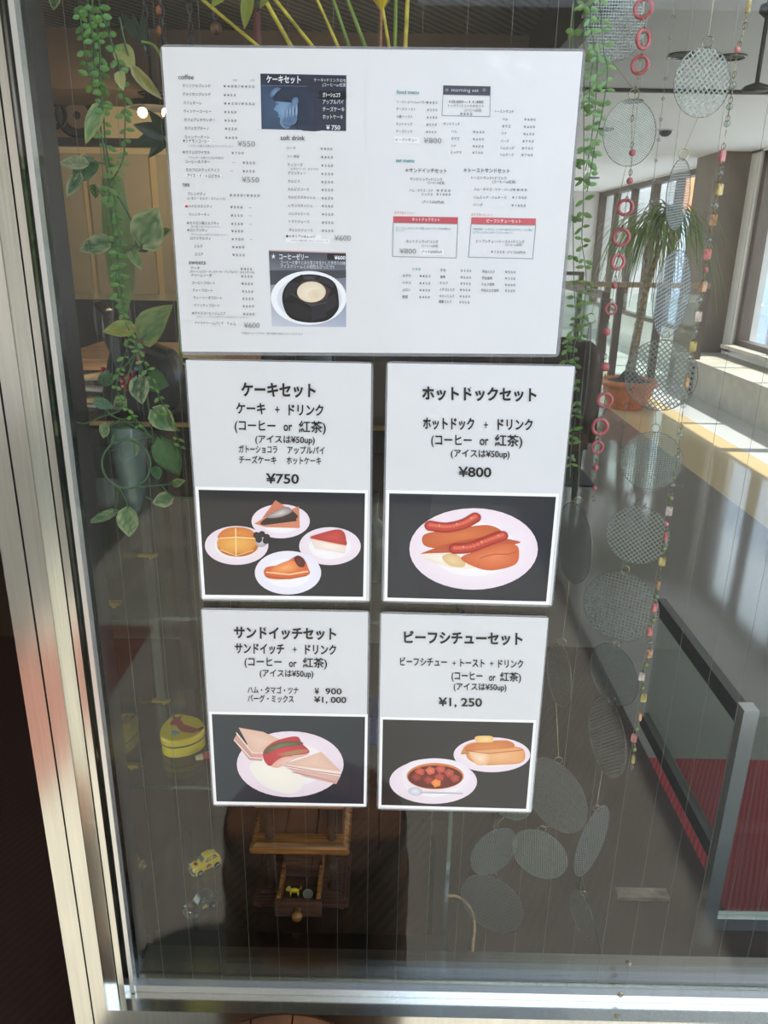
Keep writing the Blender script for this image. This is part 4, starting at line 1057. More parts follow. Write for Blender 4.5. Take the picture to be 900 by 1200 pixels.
# ------------------------------------------------------------------ black cat figure on top of the case
def cat():
    D = 1.10
    e = thing('cat_figure', 'black cat figurine with slanted red eyes on top of the glass case', 'figurine', P(165, 492, D))
    # body profile drawn in the facing plane, given its own thickness
    body = [(122, 492), (126, 450), (131, 420), (133, 402), (118, 392), (112, 372), (113, 353), (124, 362), (134, 363), (146, 354), (151, 374), (152, 390), (166, 396), (185, 404), (203, 412), (213, 432), (216, 458), (210, 482), (196, 492)]
    pts = [(p.x, p.y) for p in catmull([(x, y, 0) for x, y in body], 4, True)]
    c = P(165, 445, D); W3 = [P(x, y, D) for x, y in pts]
    bm = NB(); lay = []
    for k, (off, sh) in enumerate(((-.030, .80), (-.024, .93), (-.012, .99), (0, 1), (.012, .99), (.024, .93), (.030, .80))):
        ring = []
        for p in W3:
            w = min(1, max(.12, (1.28 - p.z) / .0001)) if False else 1
            hd = p.z > P(140, 398, D).z
            ox = P(132, 376, D) if hd else c
            q_ = ox + (p - ox) * (sh if hd else sh)
            ring.append(bm.verts.new((q_.x, D + off * (.75 if hd else 1.1), q_.z if q_.z > H_TOP + .001 else H_TOP + .0005)))
        lay.append(ring)
    for a, b in zip(lay, lay[1:]):
        for i in range(len(a)): bm.faces.new((a[i], a[(i + 1) % len(a)], b[(i + 1) % len(a)], b[i]))
    bm.faces.new(lay[0]); bm.faces.new(lay[-1][::-1])
    bmesh.ops.triangulate(bm, faces=[f for f in bm.faces if len(f.verts) > 4])
    o = obj('cat_body', bm, M['cat'], e, smooth=False)
    for x in (126.5, 141):
        bm = NB(); p = P(x, 373.5, D - .024)
        lathe(bm, [(0, -.001), (.0045, -.0006), (.0045, .0006), (0, .001)], p, 16, Matrix.Rotation(PI / 2, 3, 'X') @ Matrix.Diagonal((1, .5, 1)))
        obj('eye', bm, mat('dark_red_eye', (70, 22, 24), .3), e)
    return D


DC = cat()
nk = thing('bead_necklace', 'red and turquoise bead necklace hanging on the black cat figure', 'necklace', P(140, 440, DC - .04))
cn = Z
pos = [(162, 394), (164, 401), (166, 408), (167, 413), (164, 419), (162, 425), (160, 432), (156, 437), (151, 443), (146, 447), (141, 445), (136, 442), (131, 443), (128, 440), (125, 436), (121, 433), (147, 453), (150, 457)]
bm = NB(); tube(bm, catmull([P(x, y, DC - .041) for x, y in pos[:16]], 3), .0008, 5); obj('cord', bm, M['black'], nk)
for i, (x, y) in enumerate(pos):
    big = i in (8, 9, 16)
    obj('bead', sphere(NB(), P(x, y, DC - .041), .006 if big else .0038, seg=12), M['tealbead'] if i % 4 == 2 else M['red'], nk, smooth=True)

# ------------------------------------------------------------------ plants
def newcol():
    bm = NB(); return bm, bm.verts.layers.float_color.new('Col')


def heart_leaf(bm, L, base, tip, width, c_in, c_out, nrm=(0, -1, .15), fold=.25, curl=.1, nu=7, nv=7, var=0.2):
    """heart shaped leaf from stalk end to tip, folded along its rib"""
    base = Vector(base); tip = Vector(tip); ax = tip - base; n = Vector(nrm).normalized()
    n = (n - n.dot(ax) / ax.dot(ax) * ax).normalized(); s = ax.normalized().cross(n); ln = ax.length
    wp = [.10, .80, 1.0, .98, .85, .62, .34, .0]; bk = [-.16, -.13, -.06, .0, 0, 0, 0, 0]
    nu = 8; nv = 9; grid = []
    for i in range(nu):
        u = i / (nu - 1); row = []
        for j in range(nv):
            w = (j / (nv - 1) * 2 - 1); ww = wp[i] * width / 2
            uu = u + bk[i] * abs(w)
            p = base + ax * uu + s * w * ww - n * (fold * abs(w) * ww) * -1 + n * (curl * ln * (u * (1 - u) - u * u * .6))
            v = bm.verts.new(p); m_ = abs(w) ** 1.5
            rnd = random.uniform(-1, 1) * var * 1.6
            t = min(1, max(0, m_ * .6 + rnd * 1.3 + (u > .85) * .3 + (.25 if (i + j) % 3 == 0 else -.1)))
            v[L] = [a + (b - a) * t for a, b in zip(lin(c_in), lin(c_out))]
            row.append(v)
        grid.append(row)
    for i in range(nu - 1):
        for j in range(nv - 1):
            f = bm.faces.new((grid[i][j], grid[i + 1][j], grid[i + 1][j + 1], grid[i][j + 1])); f.smooth = True


def small_leaf(bm, L, p, d, ln, w, c):
    p = Vector(p); d = Vector(d).normalized(); s = d.cross(Vector((0, 1, .2))).normalized(); n = d.cross(s)
    k = [p, p + d * ln * .35 + s * w, p + d * ln * .75 + s * w * .8, p + d * ln, p + d * ln * .75 - s * w * .8, p + d * ln * .35 - s * w]
    mid = p + d * ln * .5 + n * w * .5; vs = [bm.verts.new(x) for x in k]; m_ = bm.verts.new(mid)
    for v in vs + [m_]: v[L] = lin([max(0, min(255, x + random.uniform(-14, 14))) for x in c])
    for i in range(6): bm.faces.new((m_, vs[i], vs[(i + 1) % 6])).smooth = True


def trailing(name, label, strands, D, leaf_c, ln, w, step, cat_='hanging vine', group='fine leaved vines', r=.0009):
    top = P(*strands[0][0], D)
    e = thing(name, label, cat_, (top.x, top.y, top.z), group)
    sb = NB(); lb, L = newcol()
    for st in strands:
        pts = catmull([P(x, y, D + random.uniform(-.008, .008)) for x, y in st], 6); tube(sb, pts, r, 5)
        acc = 0
        for a, b in zip(pts, pts[1:]):
            acc += (b - a).length
            while acc > step:
                acc -= step
                for sg in (1, -1):
                    d = Vector((sg * random.uniform(.5, 1), random.uniform(-.5, .3), random.uniform(-.9, .3)))
                    small_leaf(lb, L, a + Vector((0, random.uniform(-.003, .003), 0)), d, ln * random.uniform(.7, 1.25), w * random.uniform(.8, 1.2), leaf_c)
    obj('stems', sb, M['vine'], e); obj('small_leaves', lb, M['leaf'], e)
    return e


DV = .945
ext = lambda x, y: [(x, -260), (x, -100), (x, y)]
trailing('hanging_vine', 'bead leaved green vine hanging behind the glass, longest at the upper corner by the frame',
         [ext(92, 0) + [(95, 25), (99, 60), (104, 85), (108, 102)], ext(108, 0) + [(113, 30), (117, 60), (117, 100), (121, 130), (124, 170), (131, 205), (127, 230), (133, 270), (139, 310), (142, 345), (146, 380)],
          ext(116, 0) + [(124, 30), (135, 62), (141, 85), (146, 120), (146, 165), (143, 190), (131, 212)], [(103, 0), (108, 40), (116, 80), (121, 110), (116, 128)], [(131, 212), (136, 250), (140, 290), (136, 330), (140, 352)]],
         DV, (118, 168, 92), .0105, .0028, .0115, r=.0009)
trailing('hanging_vine', 'small leaved sprig trailing low across the cat figure',
         [[(142, 345), (145, 372), (152, 388), (160, 402), (167, 420), (176, 440), (185, 462), (196, 482), (205, 505), (213, 530)], [(152, 388), (148, 410), (140, 435), (137, 456), (148, 476), (160, 497), (168, 503)]],
         DV - .01, (128, 174, 84), .0085, .0022, .012, r=.0007)
trailing('hanging_vine', 'pale green vine hanging beside the upper edge of the wide price list',
         [ext(692, 0) + [(692, 30), (697, 60), (692, 90), (690, 130)], ext(703, 0) + [(708, 60), (712, 80), (709, 110), (704, 140), (698, 165), (694, 190), (688, 225)], [(700, 60), (698, 120), (692, 170), (686, 200)]],
         1.0, (150, 196, 128), .011, .0026, .013, r=.0006)
trailing('hanging_vine', 'green vine showing behind the hot dog menu corner, under the price list',
         [ext(672, 300) + [(676, 380), (672, 420), (676, 470), (670, 520), (668, 560)], [(674, 380), (664, 410), (668, 450), (664, 500)], ext(684, 210) + [(682, 280), (687, 330), (680, 400)]],
         1.0, (120, 156, 78), .011, .0026, .013, r=.0006)

# variegated pothos
po = thing('pothos_vine', 'variegated heart leaved creeper hanging inside the glass by the frame', 'hanging vine', P(110, 0, DV + .01))
lb, L = newcol()
G1, G2, G3, CR, YE = (52, 100, 62), (84, 132, 74), (110, 150, 96), (214, 218, 170), (196, 192, 120)
LV = [((66, -8), (62, 12), 16, G1, CR), ((140, 57), (158, 80), 22, YE, (206, 198, 140)), ((158, 82), (190, 117), 13, (170, 160, 76), CR), ((140, 86), (144, 105), 12, YE, CR), ((116, 126), (100, 168), 17, G3, YE),
      ((100, 192), (69, 190), 16, (150, 158, 120), CR), ((108, 190), (86, 216), 26, G1, G3), ((92, 206), (79, 232), 16, G1, CR), ((112, 218), (111, 233), 14, G1, YE), ((168, 284), (186, 243), 42, G2, CR), ((165, 290), (189, 262), 24, G1, G3),
      ((126, 282), (92, 294), 21, G1, CR), ((153, 292), (166, 316), 14, G3, YE), ((188, 275), (201, 268), 10, G2, YE),
      ((170, 396), (199, 357), 38, G3, YE), ((155, 385), (120, 388), 20, (150, 150, 60), YE), ((132, 442), (113, 447), 17, G1, G3), ((176, 444), (198, 452), 28, G2, G1), ((162, 444), (167, 474), 26, G1, CR), ((112, 470), (134, 478), 14, G1, G3), ((146, 468), (132, 481), 15, G1, CR),
      ((181, 482), (206, 505), 28, G2, CR), ((124, 498), (121, 514), 14, G3, CR), ((150, 505), (128, 520), 18, G3, G1), ((158, 518), (140, 541), 24, G2, CR), ((190, 517), (211, 557), 36, G3, G1), ((204, 567), (217, 563), 11, G2, YE),
      ((200, 583), (178, 590), 20, G2, CR), ((134, 600), (103, 613), 13, G3, CR), ((150, 598), (151, 630), 28, G3, CR), ((182, 548), (186, 562), 14, G1, G3)]
for b, t, w, ci, co_ in LV:
    jd = random.uniform(-.015, .012)
    pb, pt = P(*b, DV + jd), P(*t, DV + jd - random.uniform(-.01, .02)); sc = (P(w, 300, DV) - P(0, 300, DV)).length
    heart_leaf(lb, L, pb, pt, sc, ci, co_, nrm=(random.uniform(-.3, .3), -1, random.uniform(-.1, .5)), fold=random.uniform(.1, .45), curl=random.uniform(-.05, .2))
obj('leaves', lb, M['leaf'], po)
sb = NB()
for st in ([(104, -260), (106, -100), (108, 20), (112, 90), (116, 126), (118, 150), (124, 190), (128, 215), (130, 240), (135, 280), (140, 320), (150, 380), (160, 410), (168, 440), (176, 490), (182, 540)],
           [(140, 20), (148, 57), (158, 82)], [(124, 192), (108, 190), (100, 194)], [(130, 240), (112, 218)], [(128, 215), (150, 250), (166, 288)], [(136, 285), (126, 283)], [(140, 300), (155, 290), (172, 280), (188, 274)], [(150, 380), (155, 386)], [(150, 382), (160, 400), (172, 392)],
           [(160, 410), (150, 425), (132, 442)], [(160, 412), (150, 440), (146, 470), (158, 490), (180, 515)], [(176, 490), (181, 482)], [(118, 470), (130, 486), (148, 494), (176, 512)], [(128, 500), (140, 492), (152, 490)], [(176, 512), (150, 520), (130, 528)],
           [(138, 572), (138, 585), (134, 600)], [(140, 572), (148, 588), (150, 600)], [(140, 572), (170, 570), (190, 568), (204, 566)], [(170, 582), (186, 588), (200, 584)], [(190, 570), (204, 582), (226, 583)], [(88, 494), (100, 496), (120, 488), (140, 482)], [(182, 540), (178, 524), (190, 516)]):
    tube(sb, catmull([P(x, y, DV + .002) for x, y in st], 5), .0012, 6)
obj('stems', sb, M['vine'], po)
sl, L = newcol()
pb, pt = P(130, 210, DV + .03), P(146, 372, DV + .03)
n_ = 9; rows = []
for i in range(n_):
    u = i / (n_ - 1); w = .0165 * (.75 + .35 * math.sin(PI * min(1, u * 1.1))) * (1 if u < .8 else max(.03, (1 - u) / .2)); c_ = pb.lerp(pt, u)
    row = []
    for j in (-1, -.4, .4, 1):
        v = sl.verts.new((c_.x + j * w, c_.y + .004 * abs(j), c_.z)); v[L] = lin((150, 172, 110)); row.append(v)
    rows.append(row)
for a, b in zip(rows, rows[1:]):
    for j in range(3): sl.faces.new((a[j], b[j], b[j + 1], a[j + 1])).smooth = True
obj('long_leaf', sl, M['leaf'], po)

# hanging teal planter with a hoop
hp = thing('hanging_planter', 'grey green tapered glass planter with a wire hoop hanging among the creeper', 'planter', P(153, 500, 1.0 - .045))
DPl = .957
cp = P(152, 550, DPl); zt_, zb_ = P(152, 500, DPl).z, P(154, 602, DPl).z; rw = (P(173, 510, DPl) - P(133, 510, DPl)).length / 2
bm = NB(); lathe(bm, [(rw * .93, zt_), (rw, zt_ - .015), (rw, zt_ - .04), (rw * .86, zt_ - .065), (rw * .62, zb_ + .022), (rw * .42, zb_ + .006), (rw * .3, zb_), (0, zb_), (0, zb_ + .004), (rw * .38, zb_ + .01), (rw * .95, zt_ - .04), (rw * .9, zt_)], (cp.x, DPl + .005, 0), 28)
obj('glass_cone', bm, M['teal'], hp, smooth=True)
bm = NB(); tube(bm, ringpts(P(148, 544, DV - .02), (P(176, 544, DV) - P(121, 544, DV)).length / 2, (.05, -1, .25), 32), .0013, 6, closed=True); obj('hoop', bm, M['vine'], hp)
bm = NB()
for dx in (-1, 1): tube(bm, [(cp.x + dx * rw * .9, DPl + .005, zt_), (cp.x, DPl + .005, zt_ + .18), (cp.x, DPl + .005, 2.3)], .0004, 4)
obj('hanging_cord', bm, M['wire'], hp)

# bouquet of long yellow stems standing on the case top, mostly hidden by the price list
vz = P(345, 300, 1.14)
bq = thing('flower_arrangement', 'tall arrangement of yellow green stems and a yellow lily above the price list', 'flower arrangement', (vz.x, 1.14, H_TOP))
obj('vase', lathe(NB(), [(0, 0), (.04, 0), (.055, .03), (.05, .09), (.03, .13), (.036, .15), (.03, .15), (.026, .13), (.045, .09), (.05, .03), (0, .01)], (vz.x, 1.14, H_TOP), 28), M['dark'], bq, smooth=True)
ST = [((228, -8), (300, 52), 0, 3.4), ((305, -10), (341, 54), 0, 4.2), ((318, -6), (366, 54), 1, 3.6), ((370, -4), (396, 54), 1, 3.0), ((388, -8), (409, 54), 2, 3.2), ((405, -6), (428, 54), 2, 3.6), ((447, 10), (446, 55), 3, 3.0), ((449, 14), (456, 55), 0, 3.2), ((464, -10), (463, 52), 2, 3.8), ((478, -10), (475, 55), 0, 4.2)]
for (a, b, k, w) in ST:
    pa, pb_ = P(*a, 1.12), P(*b, 1.12); tp = pa + (pa - pb_) * 1.2
    base = Vector((vz.x + (pb_.x - vz.x) * .12, 1.14, H_TOP + .1))
    obj('stem', tube(NB(), [base, pb_ - (pa - pb_) * .6, pb_, pa, tp], w * .0011 / 2 * 1.15, 8), (M['stem_y'], M['stem_y'], M['stem_g'], M['wood_b'])[k], bq, smooth=True)
bm = NB(); pc = P(447, 14, 1.12)
for k in range(6):
    a = 2 * PI * k / 6 + .3; d = Vector((math.cos(a) * .030, math.sin(a) * .03, .030 + .008 * (k % 2))); s_ = Vector((-math.sin(a), math.cos(a), 0)) * .008
    p0 = pc; p1 = pc + d * .55 + Vector((0, 0, .006)); p2 = pc + d * 1.25 + Vector((0, 0, -.004))
    v = [bm.verts.new(x) for x in (p0, p1 + s_, p2, p1 - s_, p1 + Vector((0, 0, -.002)))]
    bm.faces.new((v[0], v[1], v[4])); bm.faces.new((v[1], v[2], v[4])); bm.faces.new((v[2], v[3], v[4])); bm.faces.new((v[3], v[0], v[4]))
obj('lily_petals', bm, M['petal'], bq, smooth=True)
lb, L = newcol()
heart_leaf(lb, L, P(292, -6, 1.1), P(286, 34, 1.1), .016, (150, 160, 60), (170, 170, 80)); heart_leaf(lb, L, P(268, -12, 1.1), P(246, 8, 1.1), .014, (150, 160, 60), (170, 170, 80)); heart_leaf(lb, L, P(318, -14, 1.1), P(304, 10, 1.1), .012, (150, 160, 60), (150, 150, 80))
obj('leaves', lb, M['leaf'], bq)
# dark fingered leaf beside the price list
df = thing('dark_leaf_plant', 'dark green fingered leaf reaching out beside the price list, under the lamp', 'plant', P(215, 480, 1.2))
lb, L = newcol(); DD_ = 1.2
for b, t, w in (((196, 178), (176, 154), 13), ((194, 182), (158, 170), 17), ((194, 184), (158, 193), 18), ((195, 188), (176, 208), 13), ((200, 180), (200, 150), 14)):
    heart_leaf(lb, L, P(*b, DD_), P(*t, DD_ - .02), .0011 * w * 1.15, (32, 58, 34), (26, 46, 28), fold=.2, var=.1)
obj('leaves', lb, M['leaf'], df)
for b, t, w in (((166, 73), (142, 38), 12), ((168, 74), (157, 40), 9), ((171, 74), (168, 40), 9)):
    lb, L = newcol(); heart_leaf(lb, L, P(*b, DD_), P(*t, DD_), .0011 * w, (36, 60, 34), (30, 48, 28), fold=.2, var=.1); obj('leaf', lb, M['leaf'], df)
sb = NB(); tube(sb, catmull([P(215, 500, DD_), P(212, 400, DD_), P(206, 260, DD_), P(196, 184, DD_)], 6), .003, 7); tube(sb, catmull([P(206, 260, DD_), P(206, 150, DD_), P(188, 86, DD_), P(168, 74, DD_)], 6), .002, 7)
obj('stem', sb, M['stem_g'], df); df.location.z = H_TOP
sb = NB(); lathe(sb, [(0, 0), (.03, 0), (.04, .05), (.036, .05), (.03, .045), (0, .045)], (P(215, 500, DD_).x, DD_, H_TOP), 20); obj('pot', sb, M['dark'], df)

# ------------------------------------------------------------------ strings of discs, beads, rings, chains (all hang from the lintel)
LX = 2.3


def cord_to(bm, pts, r=.0004): tube(bm, pts, r, 4)


def disc(e, px, py, rx, ry, rot, D, m):
    """round of wire cloth, turned about its hanging axis so that it reads rx wide"""
    c = P(px, py, D); rr = max((P(px + rx, py, D) - P(px - rx, py, D)).length, (P(px, py + ry, D) - P(px, py - ry, D)).length * .98) / 2
    k = min(1, (P(px + rx, py, D) - P(px - rx, py, D)).length / 2 / rr)
    yaw = math.acos(k) * (1 if random.random() < .5 else -1)
    bm = NB(); n = 40
    M4 = Matrix.Rotation(yaw, 3, 'Z') @ Matrix.Rotation(rot, 3, 'Y')
    v0 = bm.verts.new(M4 @ Vector((0, 0, 0))); vs = [bm.verts.new(M4 @ Vector((rr * math.cos(2 * PI * i / n), 0, rr * math.sin(2 * PI * i / n)))) for i in range(n)]
    inv = M4.inverted()
    for i in range(n): bm.faces.new((v0, vs[i], vs[(i + 1) % n]))
    for v in bm.verts: v.co = inv @ v.co
    me = bpy.data.meshes.new('mesh_disc'); bm.to_mesh(me); bm.free(); me.materials.append(m)
    o = bpy.data.objects.new('mesh_disc', me); C.objects.link(o)
    o.parent = e; o.location = c - e.location; o.rotation_euler = M4.to_euler()
    rim = NB(); tube(rim, [Vector((rr * math.cos(2 * PI * i / n), 0, rr * math.sin(2 * PI * i / n))) for i in range(n)], .0006, 4, closed=True)
    me2 = bpy.data.meshes.new('disc_rim'); rim.to_mesh(me2); rim.free(); me2.materials.append(M['wire'])
    r_ = bpy.data.objects.new('disc_rim', me2); C.objects.link(r_); r_.parent = o
    return c, rr


def mobile(label, discs, D, mats):
    e = thing('mesh_disc_mobile', label, 'hanging mobile', P(discs[0][0], discs[0][1], D), 'wire mesh mobiles')
    prev = None
    for i, (px, py, rx, ry, rot) in enumerate(discs):
        c, rr = disc(e, px, py, rx, ry, rot, D, M[mats[i % len(mats)]])
        top = c + Vector((0, 0, rr)); bot = c - Vector((0, 0, rr))
        link = NB(); rg = .0062
        tube(link, ringpts(top + Vector((0, 0, rg * .8)), rg, (random.uniform(-.8, .8), -1, 0), 14), .0006, 5, closed=True)
        if prev is None: tube(link, [top + Vector((0, 0, rg * 1.6)), (top.x, D, LX)], .0004, 4)
        elif (prev - top).length > rg: tube(link, [prev, top + Vector((0, 0, rg * 1.5))], .0004, 4)
        obj('link_ring', link, M['disc_ring'], e)
        prev = bot


mobile('longest string of round wire mesh discs, nearest the potted palm', [(823, 97, 36, 42, 0), (795, 228, 24, 42, .2), (788, 345, 34, 52, .5), (774, 440, 36, 42, 0), (763, 540, 33, 34, .3), (747, 627, 33, 34, 0), (727, 711, 38, 40, .8), (719, 790, 19, 33, .3), (711, 863, 9, 40, 0), (694, 985, 28, 35, .6), (681, 1070, 8, 20, 0)], 1.06, ('weave_b', 'weave', 'weave_b'))
mobile('string of round wire mesh discs hanging just beside the hot dog menu', [(721, 31, 36, 34, .3), (738, 156, 34, 40, 0), (686, 440, 12, 62, 0), (672, 636, 10, 45, 0), (655, 790, 6, 34, 0), (650, 932, 30, 38, .4), (632, 1001, 30, 27, .2)], 1.03, ('weave', 'weave_c'))
mobile('short string of wire mesh discs under the beef stew menu', [(594, 930, 26, 28, .2), (579, 998, 29, 26, .1), (576, 1059, 35, 31, .9)], 1.08, ('weave', 'weave', 'weave_c'))


def bead_box(c, w, h, yaw):
    bm = NB(); v = box(bm, -w / 2, w / 2, -.0028, .0028, -h / 2, h / 2)
    bmesh.ops.bevel(bm, geom=bm.edges[:], offset=.0009, segments=2, affect='EDGES')
    bmesh.ops.transform(bm, matrix=Matrix.Translation(c) @ Matrix.Rotation(yaw, 4, 'Z'), verts=bm.verts[:]); return bm


def wire_link(bm, a, b):
    d = b - a
    for k in range(2):
        p = a.lerp(b, .3 + .4 * k); tube(bm, ringpts(p, min(.0035, d.length * .3), (1, .3 * (k * 2 - 1), 0), 10), .0005, 4, closed=True)
    tube(bm, [a, b], .0004, 4)


D1 = 1.0
seq = [(877, 8, 'gold_thin'), (871, 40, 'chain'), (864, 58, 'round_pink'), (859, 100, 'round_clear'), (855, 125, 'round_clear'), (852, 145, 'round_clear'), (846, 183, 'pinkbead'), (844, 203, 'round_clear'), (843, 222, 'goldbead'), (838, 241, 'round_clear'), (836, 258, 'orangebead'), (831, 282, 'round_clear'), (829, 298, 'pinkbead'), (827, 316, 'round_pink'), (824, 336, 'orangebead'), (820, 352, 'round_clear'), (818, 371, 'palebead'), (815, 389, 'round_clear'), (812, 406, 'goldbead'), (809, 423, 'round_clear'), (805, 448, 'orange_thin'), (801, 475, 'round_clear'), (797, 510, 'round_clear'), (794, 536, 'round_clear'), (788, 569, 'round_clear'),
       (786, 584, 'round_green'), (784, 599, 'palebead'), (781, 614, 'round_pink'), (780, 629, 'pink_thin'), (778, 643, 'round_green'), (776, 658, 'goldbead'), (771, 686, 'orange_thin'), (769, 699, 'round_green'), (767, 712, 'pinkbead'), (765, 727, 'round_green'), (761, 740, 'pinkbead'), (762, 753, 'round_clear'), (761, 766, 'orangebead'), (757, 779, 'round_green'), (752, 793, 'palebead'), (753, 806, 'round_green'), (754, 818, 'goldbead'), (750, 840, 'orange_thin'), (746, 854, 'round_green'), (743, 865, 'pinkbead'), (743, 878, 'round_green'), (742, 890, 'gold_thin'), (740, 904, 'chain')]
bs = thing('bead_string', 'long string of pink and gold shell beads hanging in front of the sunlit hall', 'bead string', P(877, 8, D1), 'bead strings behind the pane')
ch = NB(); prev = None
for px, py, k in seq:
    c = P(px, py, D1)
    if prev is None: tube(ch, [c, (c.x, D1, LX)], .0004, 4)
    else: wire_link(ch, prev, c)
    prev = c
    if k == 'chain': continue
    if k.startswith('round'):
        m = {'round_pink': 'pinkbead', 'round_clear': 'clear', 'round_green': 'greenbead'}[k]
        obj('round_bead', sphere(NB(), c, .0040 if k != 'round_pink' else .0034), M[m], bs, smooth=True)
    elif k.endswith('_thin'):
        obj('shell_bead', bead_box(c, .0045, .013, random.uniform(-.5, .5)), M[k.split('_')[0] + 'bead'], bs)
    else:
        obj('shell_bead', bead_box(c, .0085, .0125, random.uniform(-.5, .5)), M[k], bs)
obj('wire_chain', ch, M['disc_ring'], bs)

bs = thing('ring_string', 'string of pink rings and beads hanging between vine and mesh discs', 'bead string', P(754, 8, D1), 'bead strings behind the pane')
ch = NB(); prev = None
for px, py, r in ((754, 10, .0115), (754, 46, .0115), (750, 76, .011), (743, 118, 0), (740, 148, 0), (741, 179, .004), (738, 212, .004), (733, 243, .0105), (728, 278, .0115), (724, 307, .0105), (720, 335, .004), (716, 362, .008), (711, 389, .005), (709, 430, .006), (709, 469, .011), (703, 500, .0125), (700, 524, .0095), (698, 548, .004), (697, 572, .0035), (695, 590, 0)):
    c = P(px, py, D1)
    if prev is None: tube(ch, [c, (c.x, D1, LX)], .0004, 4)
    else: wire_link(ch, prev, c)
    prev = c
    if r > .0075: obj('pink_ring', tube(NB(), ringpts(c, r * .8, (random.uniform(-.7, .7), -1, 0), 20), r * .2, 8, closed=True), M['pinkring'], bs, smooth=True)
    elif r: obj('pink_bead', sphere(NB(), c, r), M['pinkring'], bs, smooth=True)
obj('wire_chain', ch, M['disc_ring'], bs)
bs = thing('crystal_string', 'thin string of small clear crystals between the ring string and the beads', 'bead string', P(783, 60, D1), 'bead strings behind the pane')
ch = NB(); prev = None
for k in range(22):
    y = 20 + k * 24; c = P(405 + (784 - 405) * (3192 - y) / (3192 - 60), y, D1 + .01)
    if prev is None: tube(ch, [c, (c.x, c.y, LX)], .0003, 4)
    else: tube(ch, [prev, c], .0003, 4)
    prev = c
    obj('crystal', sphere(NB(), c, .0024, seg=8), M['clear'], bs)
obj('thread', ch, M['wire'], bs)

for k, (px, y1, lab, bead) in enumerate(((173, 52, 'dark iron chain nearest the vine, ending behind the price list', 0), (192, 50, 'second dark iron chain from the vine, above the price list corner', 0), (224, 46, 'dark iron chain with a long link above the coffee column', 0), (253, 30, 'cord with one brown wooden ball above the price list', 1), (302, 44, 'dark chain with a red wooden peg above the price list', 2))):
    D = 1.22; e = thing('hanging_chain', lab, 'chain', P(px, y1, D), 'chains above the price list')
    bm = NB(); a = P(px, y1, D); n = 30; st = .0125
    for i in range(40):
        z = a.z + i * st
        if z > LX: break
        tube(bm, [Vector((a.x, D, z)) + Vector((math.cos(t) * (.0032 if i % 2 else 0), math.cos(t) * (0 if i % 2 else .0032), math.sin(t) * .0075)) for t in (2 * PI * j / 10 for j in range(10))], .0011, 5, closed=True)
    tube(bm, [(a.x, D, a.z + .5), (a.x, D, LX)], .002, 5)
    obj('links', bm, M['dark'], e)
    if bead == 1: obj('ball', sphere(NB(), a - Vector((0, 0, .004)), .0085), M['pebble'], e, smooth=True)
    elif bead == 2: obj('peg', lathe(NB(), [(0, -.02), (.004, -.02), (.0055, 0), (.005, .03), (0, .034)], a, 12), mat('red_wood', (96, 30, 24), .4), e)
    elif k == 0: obj('weight', sphere(NB(), a - Vector((0, 0, .004)), .006, 1, 1, 1.6), M['dark'], e, smooth=True)
    else: obj('weight', lathe(NB(), [(0, -.012), (.004, -.012), (.0045, 0), (.002, .008), (0, .008)], a, 10), M['dark'], e)
e = thing('wooden_bead_string', 'thin cord with two small wooden beads beside the iron chains', 'bead string', P(186, 36, 1.22))
bm = NB(); tube(bm, [P(187, 44, 1.22), P(186, 0, 1.22), Vector((P(186, 0, 1.22).x, 1.22, LX))], .0007, 4); obj('cord', bm, M['pebble'], e)
for y in (12, 36): obj('bead', sphere(NB(), P(186, y, 1.22), .0042, 1, 1, 1.5), mat('orange_wood', (150, 86, 50), .4), e, smooth=True)

# ------------------------------------------------------------------ cafe interior
# rustic counter table
def hfloor(px, py, h): return Z(px, py, h)
TH = 1.0
ta, tb_ = Z(75, 452, TH), Z(430, 408, TH)
e = thing('rustic_table', 'rustic light wood table deep in the cafe behind the cat figure', 'table', (-.75, 3.2, 0))
y0_, y1_ = Z(300, 424, TH).y, Z(300, 411, TH).y
xa = P(60, 420, y0_).x; xb_ = P(372, 420, y0_).x
for k in range(3):
    yy = y0_ + (y1_ - y0_ + .25) * k / 3
    obj('tabletop_plank', bx(xa, xb_, yy, yy + (y1_ - y0_ + .25) / 3 - .006, TH - .045, TH), M['wood'], e)
for sx in (xa + .08, xb_ - .14):
    for y in (y0_ + .05, y1_ + .12): obj('leg', bx(sx, sx + .06, y, y + .06, .004, TH - .045), M['wains'], e)
for k, (x, w, l, t) in enumerate(((240, 44, .16, 'white printed sheet on the rustic table, nearest the coffee column'), (330, 24, .14, 'small dark booklet on the rustic table beside the white sheet'))):
    p = Z(x, 417, TH); s_ = thing('paper_sheet', t, 'paper'); s_.location = (p.x, p.y, TH)
    obj('sheet_page', bx(p.x - w * .002, p.x + w * .002, p.y - l / 2, p.y + l / 2, TH + .0005, TH + .004), (M['wood_l'], M['dark'])[k], s_)
# slatted stool with light tapering slats, seen left of the cat
e = thing('slatted_chair', 'light wood chair with tapering slats beside the black cat figure', 'chair', (-.8, 2.0, .006))
for (a, b, c_, d) in (((88, 440), (116, 438), (116, 445), (88, 446)), ((88, 461), (116, 457), (116, 462), (88, 464)), ):
    pass
DS = 1.9
def slat(pl, pr_, hl, hr, nm, m):
    bm = NB(); A_, B_ = P(*pl, DS), P(*pr_, DS)
    v = [bm.verts.new(x) for x in (A_ + Vector((0, 0, hl)), A_ - Vector((0, 0, hl)), B_ - Vector((0, 0, hr)), B_ + Vector((0, 0, hr)))]
    w = [bm.verts.new(x.co + Vector((0, .03, 0))) for x in v]
    bm.faces.new(v); bm.faces.new(w[::-1])
    for i in range(4): bm.faces.new((v[i], w[i], w[(i + 1) % 4], v[(i + 1) % 4]))
    obj(nm, bm, m, e)
